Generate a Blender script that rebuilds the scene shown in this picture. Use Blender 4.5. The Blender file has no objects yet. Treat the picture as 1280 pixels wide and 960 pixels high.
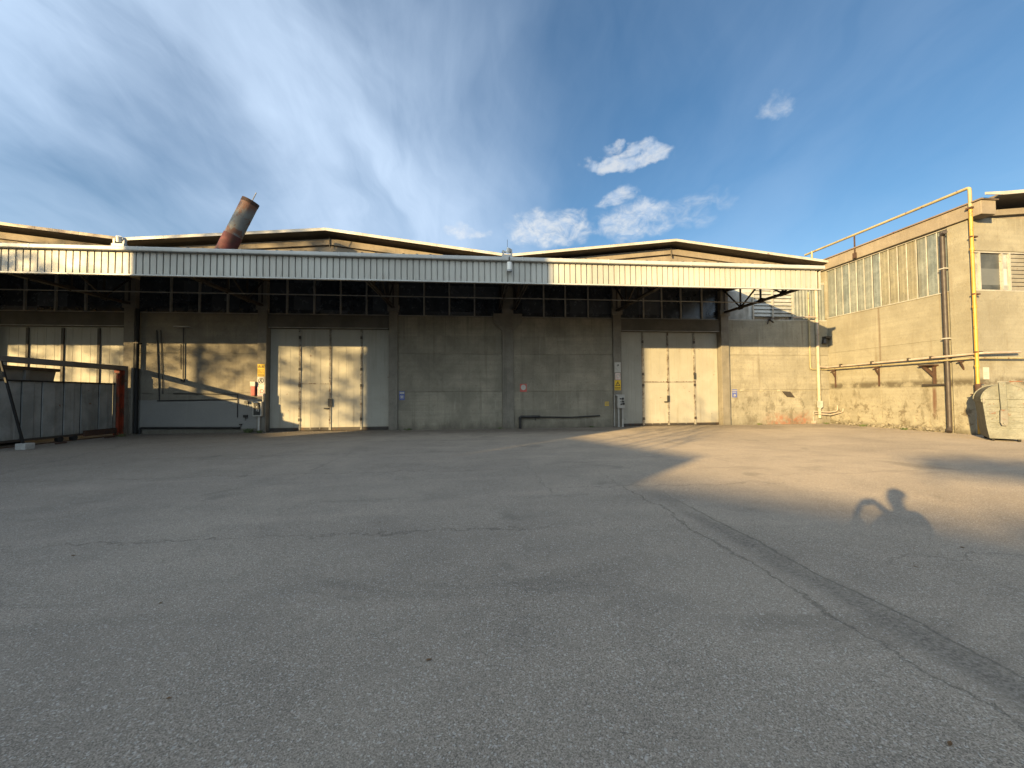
import bpy, bmesh, math, random
from mathutils import Vector, Matrix
random.seed(7)
R = math.radians
SC = bpy.context.scene
COL = SC.collection

# ------------------------------------------------------------------ camera, sky, sun, exposure
FPX = 485.0                                    # focal length in pixels of the 1280 wide photograph
YAW, PITCH, ROLL = R(5.6), R(1.7), R(-0.4)
CAM = Vector((0.0, 0.0, 1.55))
_f = Vector((math.sin(YAW)*math.cos(PITCH), math.cos(YAW)*math.cos(PITCH), math.sin(PITCH)))
_r = Vector((math.cos(YAW), -math.sin(YAW), 0))
_u = _r.cross(_f)
_c, _s = math.cos(ROLL), math.sin(ROLL)
AX, AY = _c*_r + _s*_u, -_s*_r + _c*_u
cd = bpy.data.cameras.new('camera'); co = bpy.data.objects.new('camera', cd); COL.objects.link(co)
cd.sensor_width = 36; cd.lens = FPX/1280*36; cd.clip_start = 0.02; cd.clip_end = 3000
co.matrix_world = Matrix(((AX.x, AY.x, -_f.x, CAM.x), (AX.y, AY.y, -_f.y, CAM.y), (AX.z, AY.z, -_f.z, CAM.z), (0, 0, 0, 1)))
SC.camera = co

SUN_DIR = Vector((0.7243, 0.6608, -0.1975)).normalized()      # the way the light travels
SUN_EL = math.asin(-SUN_DIR.z)
SUN_AZ = math.atan2(-SUN_DIR.x, -SUN_DIR.y)
SUN_STRENGTH, SKY_STRENGTH, EXPOSURE = 4.1, 0.105, 2.0
sl = bpy.data.lights.new('sun', 'SUN'); sl.energy = SUN_STRENGTH; sl.angle = R(0.53); sl.color = (1.0, 0.71, 0.32)
so = bpy.data.objects.new('sun', sl); COL.objects.link(so)
so.rotation_euler = SUN_DIR.to_track_quat('-Z', 'Y').to_euler()

SC.view_settings.view_transform = 'Standard'; SC.view_settings.look = 'None'
SC.view_settings.gamma = 1.0; SC.view_settings.use_curve_mapping = False
SC.view_settings.exposure = EXPOSURE
SC.render.engine = 'CYCLES'
SC.cycles.max_bounces = 8; SC.cycles.diffuse_bounces = 5
SC.cycles.use_denoising = True
SC.cycles.sample_clamp_indirect = 6


class NT:
    """short hand for building node trees"""
    def __init__(s, tree): s.t = tree
    def n(s, kind, **kw):
        n = s.t.nodes.new(kind)
        for k, v in kw.items(): setattr(n, k, v)
        return n
    def l(s, a, b):
        s.t.links.new(a, b)
    def put(s, sock, v):
        if v is None: return
        if hasattr(v, 'is_linked') or isinstance(v, bpy.types.NodeSocket): s.l(v, sock)
        else: sock.default_value = v
    def m(s, op, a, b=None, c=None, clamp=False):
        n = s.n('ShaderNodeMath', operation=op, use_clamp=clamp)
        s.put(n.inputs[0], a); s.put(n.inputs[1], b); s.put(n.inputs[2], c)
        return n.outputs[0]
    def vm(s, op, a, b=None):
        n = s.n('ShaderNodeVectorMath', operation=op)
        s.put(n.inputs[0], a); s.put(n.inputs[1], b)
        return n.outputs[1] if op in ('DOT_PRODUCT', 'LENGTH', 'DISTANCE') else n.outputs[0]
    def noise(s, vec, scale=1.0, detail=4, rough=.55, dist=0.0):
        n = s.n('ShaderNodeTexNoise'); s.put(n.inputs['Vector'], vec)
        n.inputs['Scale'].default_value = scale; n.inputs['Detail'].default_value = detail
        n.inputs['Roughness'].default_value = rough; n.inputs['Distortion'].default_value = dist
        return n.outputs[0]
    def n_col(s, vec):
        n = s.n('ShaderNodeTexNoise'); s.put(n.inputs['Vector'], vec); n.inputs['Scale'].default_value = 1.0; n.inputs['Detail'].default_value = 4
        return n.outputs[1]
    def vor(s, vec, scale=1.0, feature='F1', out='Distance', rnd=1.0):
        n = s.n('ShaderNodeTexVoronoi', feature=feature); s.put(n.inputs['Vector'], vec)
        n.inputs['Scale'].default_value = scale; n.inputs['Randomness'].default_value = rnd
        return n.outputs[out]
    def sm(s, v, a, b, lo=0.0, hi=1.0):
        n = s.n('ShaderNodeMapRange', interpolation_type='SMOOTHSTEP')
        s.put(n.inputs[0], v); n.inputs[1].default_value = a; n.inputs[2].default_value = b
        n.inputs[3].default_value = lo; n.inputs[4].default_value = hi
        return n.outputs[0]
    def mix(s, fac, a, b, blend='MIX'):
        n = s.n('ShaderNodeMix', data_type='RGBA', blend_type=blend)
        s.put(n.inputs[0], fac)
        for sock, v in ((n.inputs[6], a), (n.inputs[7], b)):
            s.put(sock, (tuple(v)+(1,) if isinstance(v, (tuple, list)) and len(v) == 3 else v))
        return n.outputs[2]
    def scale(s, vec, x, y, z, off=(0, 0, 0)):
        return s.vm('ADD', s.vm('MULTIPLY', vec, (x, y, z)), off)
    def sep(s, vec):
        n = s.n('ShaderNodeSeparateXYZ'); s.l(vec, n.inputs[0]); return n.outputs
    def comb(s, x, y, z):
        n = s.n('ShaderNodeCombineXYZ')
        for i, v in enumerate((x, y, z)): s.put(n.inputs[i], v)
        return n.outputs[0]


def build_sky():
    w = bpy.data.worlds.new('World'); SC.world = w; w.use_nodes = True
    t = NT(w.node_tree); bg = w.node_tree.nodes['Background']
    sk = t.n('ShaderNodeTexSky'); sk.sky_type = 'NISHITA'; sk.sun_disc = False
    sk.sun_elevation = SUN_EL; sk.sun_rotation = SUN_AZ % (2*math.pi)
    sk.air_density = 1.0; sk.dust_density = 0.6; sk.ozone_density = 2.2
    hs = t.n('ShaderNodeHueSaturation'); t.l(sk.outputs[0], hs.inputs['Color'])
    hs.inputs['Saturation'].default_value = 1.16; hs.inputs['Value'].default_value = 0.43
    d = t.n('ShaderNodeTexCoord').outputs['Generated']
    x, y, z = t.sep(d)
    zz = t.m('ADD', t.m('MAXIMUM', z, 0.0), 0.12)
    px, py = t.m('DIVIDE', x, zz), t.m('DIVIDE', y, zz)
    # high cirrus: long wisps on a flat layer, thick to the left and ahead, thin to the right
    zf = t.m('ADD', t.m('MAXIMUM', z, 0.0), 0.42)
    ox, oy = px, py
    px, py = t.m('MULTIPLY', t.m('DIVIDE', x, zf), 1.55), t.m('MULTIPLY', t.m('DIVIDE', y, zf), 1.55)
    pv = t.comb(px, py, 0)
    wob = t.noise(pv, 1.3, 3)
    cv = t.comb(t.m('ADD', t.m('MULTIPLY', px, 1.75), t.m('MULTIPLY', wob, 1.1)), t.m('ADD', t.m('MULTIPLY', py, 0.85), t.m('MULTIPLY', px, -0.45)), 3.3)
    n1 = t.noise(cv, 1.25, 8, .52, .5)
    n2 = t.noise(t.comb(t.m('MULTIPLY', px, 7.0), t.m('MULTIPLY', py, 1.9), 1.7), 1.5, 6, .6, .8)
    soft = t.noise(t.comb(px, py, 5.0), 0.9, 3, .5)
    left = t.sm(t.m('ADD', ox, t.m('MULTIPLY', oy, -.22)), 0.12, -0.62)
    wisp = t.m('MULTIPLY_ADD', n2, .16, t.m('ADD', n1, .10))
    wisp = t.sm(wisp, 0.41, 0.98)
    left = t.m('MULTIPLY', left, t.sm(ox, -1.5, -.85, .45, 1.0))
    veil = t.m('MULTIPLY', t.sm(soft, .32, .68), left)
    near = t.m('MULTIPLY', t.m('MULTIPLY', left, t.sm(ox, -1.05, -.45)), t.sm(z, .62, .34))
    cov = t.m('ADD', t.m('MULTIPLY', wisp, t.m('MULTIPLY_ADD', left, .50, .16)), t.m('MULTIPLY', veil, .34))
    cov = t.m('ADD', cov, t.m('MULTIPLY', near, .22), clamp=True)
    # small fair weather clouds, each at its own place in the sky
    puffs = [((0.352, 0.785, 0.511), .062, .016, 1.0), ((0.285, 0.810, 0.512), .035, .013, .85), ((0.186, 0.895, 0.398), .085, .036, 1.05),
             ((0.322, 0.834, 0.448), .034, .018, .8), ((0.365, 0.842, 0.396), .07, .036, .9), ((-0.013, 0.920, 0.391), .045, .014, .8),
             ((0.552, 0.648, 0.525), .030, .014, .55), ((0.47, 0.79, 0.405), .075, .03, .45), ((0.30, 0.80, 0.535), .02, .008, .7)]
    tot = None
    wv = t.vm('SUBTRACT', t.n_col(t.vm('MULTIPLY', d, (11, 11, 17))), (.5, .5, .5))
    wv2 = t.vm('SUBTRACT', t.n_col(t.vm('MULTIPLY', d, (34, 34, 50))), (.5, .5, .5))
    dw = t.vm('ADD', d, t.vm('ADD', t.vm('MULTIPLY', wv, (.11, .11, .05)), t.vm('MULTIPLY', wv2, (.04, .04, .02))))
    fb = t.noise(t.vm('MULTIPLY', d, (24, 24, 38)), 1.0, 7, .62, .6)
    for c, rx, rz, amt in puffs:
        dv = Vector(c).normalized()
        side = Vector((dv.y, -dv.x, 0)).normalized()
        up = side.cross(dv)
        q = t.vm('SUBTRACT', dw, tuple(dv))
        a = t.m('DIVIDE', t.vm('DOT_PRODUCT', q, tuple(side)), rx)
        b = t.m('DIVIDE', t.vm('DOT_PRODUCT', q, tuple(up)), rz)
        r2 = t.m('ADD', t.m('MULTIPLY', a, a), t.m('MULTIPLY', b, b))
        g = t.m('MULTIPLY', t.sm(r2, 2.6, 0.0), amt)
        tot = g if tot is None else t.m('MAXIMUM', tot, g)
    puff = t.sm(t.m('MULTIPLY', tot, t.m('MULTIPLY_ADD', fb, 2.2, -0.30)), .14, .9)
    lum = t.n('ShaderNodeRGBToBW'); t.l(sk.outputs[0], lum.inputs[0])
    # unseen cloud added behind the camera, brighter towards the sun, to lift ambient light
    toward = t.m('MAXIMUM', t.vm('DOT_PRODUCT', d, tuple(-SUN_DIR)), 0.0)
    toward = t.m('POWER', toward, 1.6)
    glow = t.m('MULTIPLY_ADD', toward, 4.6, 1.0)
    behind = t.m('MULTIPLY', t.sm(y, .25, -.35), t.sm(z, 0.0, .15))
    cov = t.m('MAXIMUM', cov, t.m('MULTIPLY', behind, .62))
    cc = t.mix(1.0, (1.55, 1.95, 2.5), t.comb(glow, t.m('MULTIPLY', glow, t.m('MULTIPLY_ADD', toward, -.14, 1.0)), t.m('MULTIPLY', glow, t.m('MULTIPLY_ADD', toward, -.38, 1.0))), 'MULTIPLY')
    c1 = t.mix(cov, hs.outputs[0], cc)
    pc = t.mix(t.sm(t.noise(t.vm('MULTIPLY', d, (40, 40, 60)), 1.0, 5, .6), .35, .65), (1.55, 1.80, 2.15), (2.3, 2.3, 2.25))
    c2 = t.mix(t.m('MULTIPLY', puff, .66), c1, pc)
    ground_mask = t.sm(z, -0.02, 0.0)
    c3 = t.mix(ground_mask, hs.outputs[0], c2)
    t.l(c3, bg.inputs[0]); bg.inputs[1].default_value = SKY_STRENGTH
build_sky()


# ------------------------------------------------------------------ materials
def new_mat(name):
    m = bpy.data.materials.new(name); m.use_nodes = True
    t = NT(m.node_tree); b = m.node_tree.nodes['Principled BSDF']
    return m, t, b

def surf(name, c1, c2=None, scale=1.2, rough=.8, metal=0.0, streak=0.0, streak_col=(.08, .07, .055), streak_w=5.0,
         rust=0.0, rust_col=(.16, .055, .02), rust_scale=3.0, grime=0.0, grime_h=.8, grime_col=(.07, .06, .045),
         fine=.12, bump=.25, bscale=35.0, spec=.3, pits=0.0, boards=0.0, extra=None, k=1.0, patch=0.0):
    c1 = tuple(v*k for v in c1); c2 = tuple(v*k for v in c2) if c2 else None; streak_col = tuple(v*k for v in streak_col)
    m, t, b = new_mat(name)
    p = t.n('ShaderNodeNewGeometry').outputs['Position']
    x, y, z = t.sep(p)
    c2 = c2 or tuple(v*.78 for v in c1)
    n1 = t.noise(p, scale, 7, .62, .3)
    col = t.mix(t.sm(n1, .34, .66), c1, c2)
    n0 = t.noise(p, scale*.27, 4, .6)
    col = t.mix(t.m('MULTIPLY', t.sm(n0, .42, .7), .35), col, tuple(v*.6 for v in c1))
    if fine:
        nf = t.noise(p, 28.0, 5, .65)
        k = t.m('MULTIPLY_ADD', t.m('SUBTRACT', nf, .5), fine*3.2, 1.0)
        col = t.mix(1.0, col, t.comb(k, k, k), 'MULTIPLY')
    if patch:                                    # shuttering panels cast at different times, each its own tone
        w = t.m('MULTIPLY', t.m('SUBTRACT', t.noise(p, .9, 3), .5), .12)
        cell = t.n('ShaderNodeTexWhiteNoise', noise_dimensions='2D')
        t.l(t.comb(t.m('FLOOR', t.m('MULTIPLY', t.m('ADD', t.m('ADD', x, y), w), .83)), t.m('FLOOR', t.m('MULTIPLY', t.m('ADD', z, w), 1.15)), 0), cell.inputs['Vector'])
        kk = t.m('MULTIPLY_ADD', t.m('SUBTRACT', cell.outputs['Value'], .5), patch, 1.0)
        col = t.mix(1.0, col, t.comb(kk, kk, t.m('MULTIPLY', kk, .98)), 'MULTIPLY')
        run = t.noise(t.scale(p, 7, 7, .12, (6, 1, 3)), 1.0, 4, .55)
        col = t.mix(t.m('MULTIPLY', t.m('MULTIPLY', t.sm(run, .52, .70), t.sm(z, 2.2, 5.2)), .55), col, tuple(v*.38 for v in c1))
        drip = t.noise(t.scale(p, 11, 11, .55, (2, 5, 1)), 1.0, 5, .6)
        col = t.mix(t.m('MULTIPLY', t.m('MULTIPLY', t.sm(drip, .60, .72), t.sm(z, 3.0, .6)), .5), col, tuple(min(1, v*1.7) for v in c1))
    if boards:
        bz = t.noise(t.scale(p, .25, .25, 9.0), 1.0, 2, .5)
        col = t.mix(t.m('MULTIPLY', t.sm(bz, .42, .6), boards), col, tuple(v*.62 for v in c1))
    if streak:
        ns = t.noise(t.scale(p, streak_w, streak_w, .22), 1.0, 5, .6, .2)
        nb = t.noise(p, .7, 3)
        col = t.mix(t.m('MULTIPLY', t.m('MULTIPLY', t.sm(ns, .52, .74), t.sm(nb, .35, .62)), streak), col, streak_col)
        nl = t.noise(t.scale(p, streak_w*1.7, streak_w*1.7, .3, (9, 4, 2)), 1.0, 4, .6)
        col = t.mix(t.m('MULTIPLY', t.sm(nl, .6, .74), streak*.5), col, tuple(min(1, v*1.45) for v in c1))
    if pits:
        npit = t.noise(p, 9.0, 6, .7)
        col = t.mix(t.m('MULTIPLY', t.sm(npit, .56, .68), pits), col, tuple(v*.42 for v in c1))
    if rust:
        nr = t.noise(p, rust_scale, 9, .72, .4)
        rf = t.sm(nr, .66-rust*.3, .72-rust*.3)
        rc = t.mix(t.noise(p, 14.0, 4), rust_col, tuple(v*.45 for v in rust_col))
        col = t.mix(rf, col, rc)
    if grime:
        gz = t.m('SUBTRACT', 1.0, t.m('DIVIDE', z, grime_h), clamp=True)
        gn = t.noise(t.scale(p, 3.0, 3.0, 1.2), 1.0, 6, .65)
        gf = t.m('MULTIPLY', t.sm(t.m('ADD', gz, t.m('MULTIPLY_ADD', gn, 1.5, -.75)), .35, 1.15), grime)
        col = t.mix(gf, col, grime_col)
    if extra: col = extra(t, col, p, (x, y, z))
    t.l(col, b.inputs['Base Color'])
    rn = t.noise(p, 6.0, 4)
    t.l(t.m('MULTIPLY_ADD', rn, .25, rough-.12, clamp=True), b.inputs['Roughness'])
    b.inputs['Metallic'].default_value = metal
    b.inputs['Specular IOR Level'].default_value = spec
    if bump:
        bn = t.n('ShaderNodeBump'); bn.inputs['Strength'].default_value = bump; bn.inputs['Distance'].default_value = .02
        hb = t.m('ADD', t.noise(p, bscale, 6, .65), t.m('MULTIPLY', t.noise(p, 5.0, 4), 1.2))
        t.l(hb, bn.inputs['Height']); t.l(bn.outputs[0], b.inputs['Normal'])
    return m

def red_stain(t, col, p, xyz):
    # brick coloured paint spilled along the foot of the last bay, soot bands above
    x, y, z = xyz
    n = t.noise(p, 2.2, 6, .65)
    a = t.m('MULTIPLY', t.sm(x, 14.2, 15.4), t.sm(x, 17.3, 16.8))
    h = t.m('MULTIPLY', t.sm(t.m('ADD', z, t.m('MULTIPLY', n, .9)), 1.18, .62), a)
    nn = t.noise(p, 5.0, 5, .7)
    col = t.mix(t.m('MULTIPLY', t.m('MULTIPLY', h, t.sm(nn, .36, .6)), .75), col, (.22, .085, .05))
    dk = t.m('MULTIPLY', t.sm(t.noise(t.scale(p, 1.3, 1, .8, (1, 1, 6)), 1.4, 8, .75), .49, .60), t.sm(z, 2.9, 1.1))
    col = t.mix(t.m('MULTIPLY', dk, .55), col, (.075, .062, .042))
    return col

def side_stain(t, col, p, xyz):
    # flaking render near the foot, black bands where water ran under the pipe brackets
    x, y, z = xyz
    n = t.noise(p, 1.6, 6, .65)
    band = t.m('MULTIPLY', t.sm(t.m('ABSOLUTE', t.m('SUBTRACT', t.m('ADD', z, t.m('MULTIPLY_ADD', n, .25, -.12)), 1.93)), .22, .04), t.sm(n, .36, .54))
    col = t.mix(t.m('MULTIPLY', band, .85), col, (.055, .045, .03))
    nf = t.noise(t.scale(p, 1, 1, 1.0), 3.4, 8, .7, .3)
    low = t.sm(z, 1.75, .25)
    fl = t.m('MULTIPLY', t.sm(nf, .50, .60), low)
    col = t.mix(t.m('MULTIPLY', fl, .6), col, (.28, .25, .19))
    fd = t.m('MULTIPLY', t.sm(t.noise(p, 3.2, 9, .75, .4), .52, .60), t.sm(z, 1.8, .7))
    col = t.mix(t.m('MULTIPLY', fd, .75), col, (.085, .066, .042))
    st = t.m('MULTIPLY', t.sm(t.noise(t.scale(p, 1.1, 1.1, .55, (4, 4, 4)), 1.0, 7, .72), .51, .63), t.sm(z, 3.1, 2.0))
    col = t.mix(t.m('MULTIPLY', st, .6), col, (.085, .07, .045))
    ft = t.m('MULTIPLY', t.sm(t.m('ADD', z, t.m('MULTIPLY', t.noise(p, 3.0, 6, .7), .35)), .42, .22), .7)
    col = t.mix(ft, col, (.06, .052, .036))
    # rust runs under the pipe bracket
    yy = t.m('ABSOLUTE', t.m('SUBTRACT', y, 13.72))
    rr = t.m('MULTIPLY', t.m('MULTIPLY', t.sm(t.m('ADD', yy, t.m('MULTIPLY', t.noise(t.scale(p, 16, 16, .4), 1.0, 5), .30)), .25, .16), t.sm(z, 1.84, 1.6)), t.sm(z, .3, 1.1))
    col = t.mix(t.m('MULTIPLY', rr, .8), col, (.085, .036, .02))
    ys = t.m('ABSOLUTE', t.m('SUBTRACT', y, 15.72))
    sr = t.m('MULTIPLY', t.sm(t.m('ADD', ys, t.m('MULTIPLY', t.noise(t.scale(p, 9, 9, .5), 1.0, 4), .12)), .14, .05), t.sm(z, 2.0, 3.4))
    col = t.mix(t.m('MULTIPLY', sr, .6), col, (.075, .042, .024))
    return col

CONC = (.34, .31, .255)
M = {}
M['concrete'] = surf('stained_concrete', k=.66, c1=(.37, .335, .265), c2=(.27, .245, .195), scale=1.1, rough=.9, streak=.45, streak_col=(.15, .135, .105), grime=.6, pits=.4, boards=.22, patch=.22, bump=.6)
def dado(t, col, p, xyz):
    x, y, z = xyz
    n = t.noise(p, 3.0, 6, .65)
    d_ = t.m('MULTIPLY', t.sm(t.m('ADD', z, t.m('MULTIPLY', n, .05)), 1.50, 1.46), t.sm(n, .22, .40))
    d_ = t.m('MULTIPLY', d_, t.sm(z, .12, .22))
    return t.mix(t.m('MULTIPLY', d_, .75), col, (.20, .20, .19))
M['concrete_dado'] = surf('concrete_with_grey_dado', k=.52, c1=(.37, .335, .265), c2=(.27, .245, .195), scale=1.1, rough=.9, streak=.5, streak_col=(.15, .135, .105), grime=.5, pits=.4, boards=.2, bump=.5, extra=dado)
M['concrete_red'] = surf('stained_concrete_red_foot', k=.72, c1=(.36, .335, .27), c2=(.27, .25, .2), scale=1.3, rough=.9, streak=.55, streak_col=(.15, .125, .09), grime=.4, pits=.55, boards=.28, patch=.1, bump=.6, extra=red_stain)
M['concrete_side'] = surf('patched_render', k=.62, c1=(.375, .35, .275), c2=(.30, .275, .21), scale=1.0, rough=.9, streak=.55, streak_col=(.2, .15, .09), streak_w=4, pits=.3, boards=.2, bump=.6, extra=side_stain)
M['pillar'] = surf('pillar_concrete', k=.56, c1=(.33, .30, .25), c2=(.25, .23, .19), scale=1.6, rough=.9, streak=.6, streak_col=(.12, .11, .09), streak_w=8, grime=.5, pits=.4, bump=.5)
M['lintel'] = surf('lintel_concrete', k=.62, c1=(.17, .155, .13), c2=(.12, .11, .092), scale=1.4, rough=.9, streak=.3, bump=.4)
M['gable'] = surf('gable_concrete', k=.56, c1=(.40, .34, .26), c2=(.31, .26, .20), scale=1.2, rough=.9, streak=.35, streak_col=(.16, .13, .10), pits=.25, bump=.4)
M['door'] = surf('door_paint', (.50, .48, .41), (.44, .42, .355), .9, .6, k=.60, streak=.45, streak_col=(.24, .19, .13), streak_w=7, rust=.10, rust_scale=6.0, pits=.12, grime=.5, grime_h=.45, grime_col=(.16, .12, .08), fine=.04, bump=.12, bscale=12)
M['door_edge'] = surf('door_edge_paint', (.40, .38, .33), (.20, .17, .13), 5.0, .6, k=.72, rust=.42, rust_col=(.09, .045, .025), rust_scale=7.0, fine=.06, bump=.15)
def sheet_tone(t, col, p, xyz):
    c = t.n('ShaderNodeTexWhiteNoise', noise_dimensions='1D'); t.l(t.m('FLOOR', t.m('MULTIPLY', xyz[0], .98)), c.inputs['W'])
    k_ = t.m('MULTIPLY_ADD', c.outputs['Value'], .16, .90)
    col = t.mix(1.0, col, t.comb(k_, k_, t.m('MULTIPLY', k_, .985)), 'MULTIPLY')
    low = t.m('MULTIPLY', t.sm(xyz[2], 5.75, 5.45), t.sm(t.noise(t.scale(p, 9, 9, .8), 1.0, 5, .65), .5, .72))
    return t.mix(t.m('MULTIPLY', low, .45), col, (.16, .12, .08))
M['sheet'] = surf('fascia_sheet', (.56, .555, .51), (.49, .475, .43), .7, .5, k=.65, streak=.25, streak_col=(.30, .28, .23), streak_w=6, fine=.03, bump=.10, bscale=6, spec=.4, extra=sheet_tone)
M['gutter'] = surf('gutter_sheet', (.50, .50, .47), (.42, .42, .40), 1.5, .45, k=.8, streak=.2, fine=.04, bump=.08, spec=.4)
M['flashing'] = surf('roof_flashing', (.42, .40, .36), (.30, .28, .245), 1.4, .45, rust=.10, fine=.05, bump=.1, spec=.45)
M['flashing_brown'] = surf('brown_flashing', (.20, .15, .11), (.13, .10, .075), 1.4, .5, rust=.2, fine=.05, bump=.1)
M['soffit'] = surf('soffit', (.13, .11, .085), (.085, .074, .058), 1.2, .9, streak=.3, bump=.3)
M['darksteel'] = surf('dark_steel', (.045, .038, .032), (.03, .026, .022), 3.0, .6, rust=.35, rust_col=(.08, .04, .022), fine=.1, bump=.15)
M['mullion'] = surf('window_steel', (.30, .29, .265), (.22, .21, .19), 3.0, .55, rust=.12, fine=.05, bump=.08)
M['mullion_white'] = surf('white_window_steel', k=.5, c1=(.62, .60, .54), c2=(.5, .47, .41), scale=3.0, rough=.5, rust=.15, rust_scale=8, fine=.05, bump=.08)
M['blackpipe'] = surf('black_pipe', (.018, .018, .018), (.03, .028, .026), 4, .5, fine=.1, bump=.1)
M['downpipe'] = surf('brown_downpipe', (.05, .04, .036), (.034, .028, .026), 3, .5, fine=.06, bump=.06)
M['creampipe'] = surf('cream_pipe', k=.62, c1=(.50, .46, .36), c2=(.42, .38, .28), scale=3, rough=.5, rust=.12, fine=.05, bump=.08)
M['yellow'] = surf('yellow_gas_paint', k=.62, c1=(.60, .36, .06), c2=(.50, .28, .04), scale=3, rough=.5, rust=.30, rust_scale=4, fine=.05, bump=.06, spec=.45)
M['paleyellow'] = surf('faded_yellow_paint', k=.62, c1=(.46, .40, .23), c2=(.38, .32, .18), scale=3, rough=.5, rust=.3, rust_scale=5, fine=.05, bump=.06)
M['pinkpipe'] = surf('primer_pipe', k=.62, c1=(.56, .46, .39), c2=(.42, .34, .28), scale=3, rough=.6, rust=.12, rust_scale=4, fine=.06, bump=.1)
M['rust'] = surf('rust', (.07, .038, .025), (.04, .024, .018), 5, .85, fine=.2, bump=.4)
M['redpaint'] = surf('red_post_paint', (.25, .04, .016), (.15, .03, .015), 3, .6, rust=.4, rust_col=(.12, .05, .03), fine=.08, bump=.12)
M['gatesheet'] = surf('weathered_gate_sheet', k=.95, c1=(.26, .265, .25), c2=(.17, .175, .165), scale=1.3, rough=.65, streak=.9, streak_col=(.09, .085, .075), streak_w=6, rust=.10, grime=.4, fine=.08, bump=.12)
M['gateframe'] = surf('gate_frame_paint', (.17, .15, .125), (.12, .105, .088), 2, .7, rust=.2, fine=.08, bump=.15)
M['skip'] = surf('grey_skip_paint', (.16, .165, .16), (.11, .115, .11), 1.5, .6, rust=.2, streak=.4, fine=.05, bump=.1)
M['skin'] = surf('skin', (.45, .27, .19), (.42, .25, .17), 3, .5, fine=.02, bump=0)
M['hair'] = surf('dark_hair', (.03, .02, .014), (.02, .014, .01), 20, .6, fine=.1, bump=.3)
M['jacket'] = surf('dark_jacket', (.03, .035, .05), (.022, .026, .038), 4, .85, fine=.05, bump=.2)
M['trousers'] = surf('denim', (.045, .06, .1), (.035, .045, .08), 4, .9, fine=.08, bump=.2)
M['shoe'] = surf('shoe_leather', (.03, .022, .018), None, 4, .5, fine=.03, bump=.05)
M['phone'] = surf('phone_glass', (.02, .02, .022), None, 2, .2, fine=0, bump=0, spec=.6)
M['bin'] = surf('galvanised_bin', k=.31, c1=(.42, .43, .375), c2=(.30, .31, .265), scale=2.4, rough=.55, metal=.12, streak=.4, streak_col=(.18, .16, .13), streak_w=9, rust=.16, rust_scale=9, grime=.35, grime_h=.5, pits=.6, fine=.16, bump=.45, bscale=20)
M['bin_dark'] = surf('bin_fitting_steel', (.14, .135, .12), (.09, .085, .075), 3, .6, rust=.35, fine=.1, bump=.2)  # rusty steel of the bin's pivot, plate, catches and lift bar
M['rubber'] = surf('rubber', (.02, .02, .02), None, 3, .8, bump=.1)
M['plaster'] = surf('ochre_plaster', (.36, .30, .21), (.30, .25, .17), .8, .9, streak=.4, bump=.3)
M['rooftile'] = surf('roof_tile', (.22, .09, .055), (.15, .065, .04), 2, .9, bump=.3)
M['bark'] = surf('bark', (.07, .055, .04), (.045, .035, .026), 6, .9, fine=.2, bump=.6)
M['lampwhite'] = surf('white_lamp_paint', (.70, .69, .65), (.6, .59, .55), 4, .4, fine=.03, bump=.04)
M['lampglass'] = surf('lamp_glass', (.25, .26, .27), None, 4, .12, fine=0, bump=0, spec=.6)
M['blockstone'] = surf('cement_block', (.36, .355, .33), None, 4, .9, fine=.15, bump=.4)
M['sticker_white'] = surf('white_sign', k=.62, c1=(.66, .64, .58), c2=(.55, .53, .47), scale=4, rough=.5, fine=.04, bump=0)
M['sticker_yellow'] = surf('yellow_sign', (.62, .40, .02), (.52, .33, .02), 4, .5, fine=.04, bump=0)
M['sticker_red'] = surf('red_sign', (.44, .08, .06), (.36, .10, .08), 4, .5, fine=.04, bump=0)
M['sticker_pink'] = surf('faded_pink_sign', (.52, .34, .31), (.56, .48, .43), 8, .5, fine=.05, bump=0)
M['sticker_blue'] = surf('blue_sign', (.06, .09, .30), (.08, .10, .26), 6, .5, fine=.04, bump=0)
M['sticker_black'] = surf('black_mark', (.02, .02, .02), None, 4, .5, fine=0, bump=0)
M['greybox'] = surf('grey_box', (.36, .35, .325), (.28, .27, .25), 4, .5, fine=.05, bump=.04)
M['darkbox'] = surf('dark_box', (.035, .033, .03), None, 4, .5, fine=.05, bump=.04)
M['litter_leaf'] = surf('dry_leaf', (.12, .065, .03), (.08, .045, .02), 20, .8, bump=.1)
M['mortar'] = surf('crumbled_mortar', (.20, .18, .14), (.12, .105, .08), 6, .95, fine=.2, bump=.3)
M['mat_black'] = surf('black_rubber_trim', (.012, .012, .012), None, 4, .7, bump=.1)

def glass_mat(name, col, rough, spec=.5, metal=0.0):
    m, t, b = new_mat(name)
    p = t.n('ShaderNodeNewGeometry').outputs['Position']
    n = t.noise(p, 2.5, 6, .65)
    x, y, z = t.sep(p)
    wn = t.n('ShaderNodeTexWhiteNoise', noise_dimensions='2D')
    t.l(t.comb(t.m('FLOOR', t.m('MULTIPLY', x, .86)), t.m('FLOOR', t.m('MULTIPLY', z, 1.63)), 0), wn.inputs['Vector'])
    c = t.mix(t.sm(n, .35, .7), col, tuple(min(1, v*1.9+.012) for v in col))
    c = t.mix(t.m('MULTIPLY', t.m('POWER', wn.outputs['Value'], 3.5), .75), c, tuple(min(1, v*2.6+.07) for v in col))
    t.l(c, b.inputs['Base Color']); t.l(t.m('MULTIPLY_ADD', n, .3, rough-.1, clamp=True), b.inputs['Roughness'])
    b.inputs['Specular IOR Level'].default_value = spec; b.inputs['Metallic'].default_value = metal
    return m
M['glass'] = glass_mat('dusty_dark_glass', (.014, .018, .024), .2, .8)
M['glass_pale'] = glass_mat('dusty_grey_glass', (.14, .145, .14), .35)
M['glass_louvre'] = glass_mat('louvre_glass', (.022, .025, .026), .3, .35)
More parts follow.
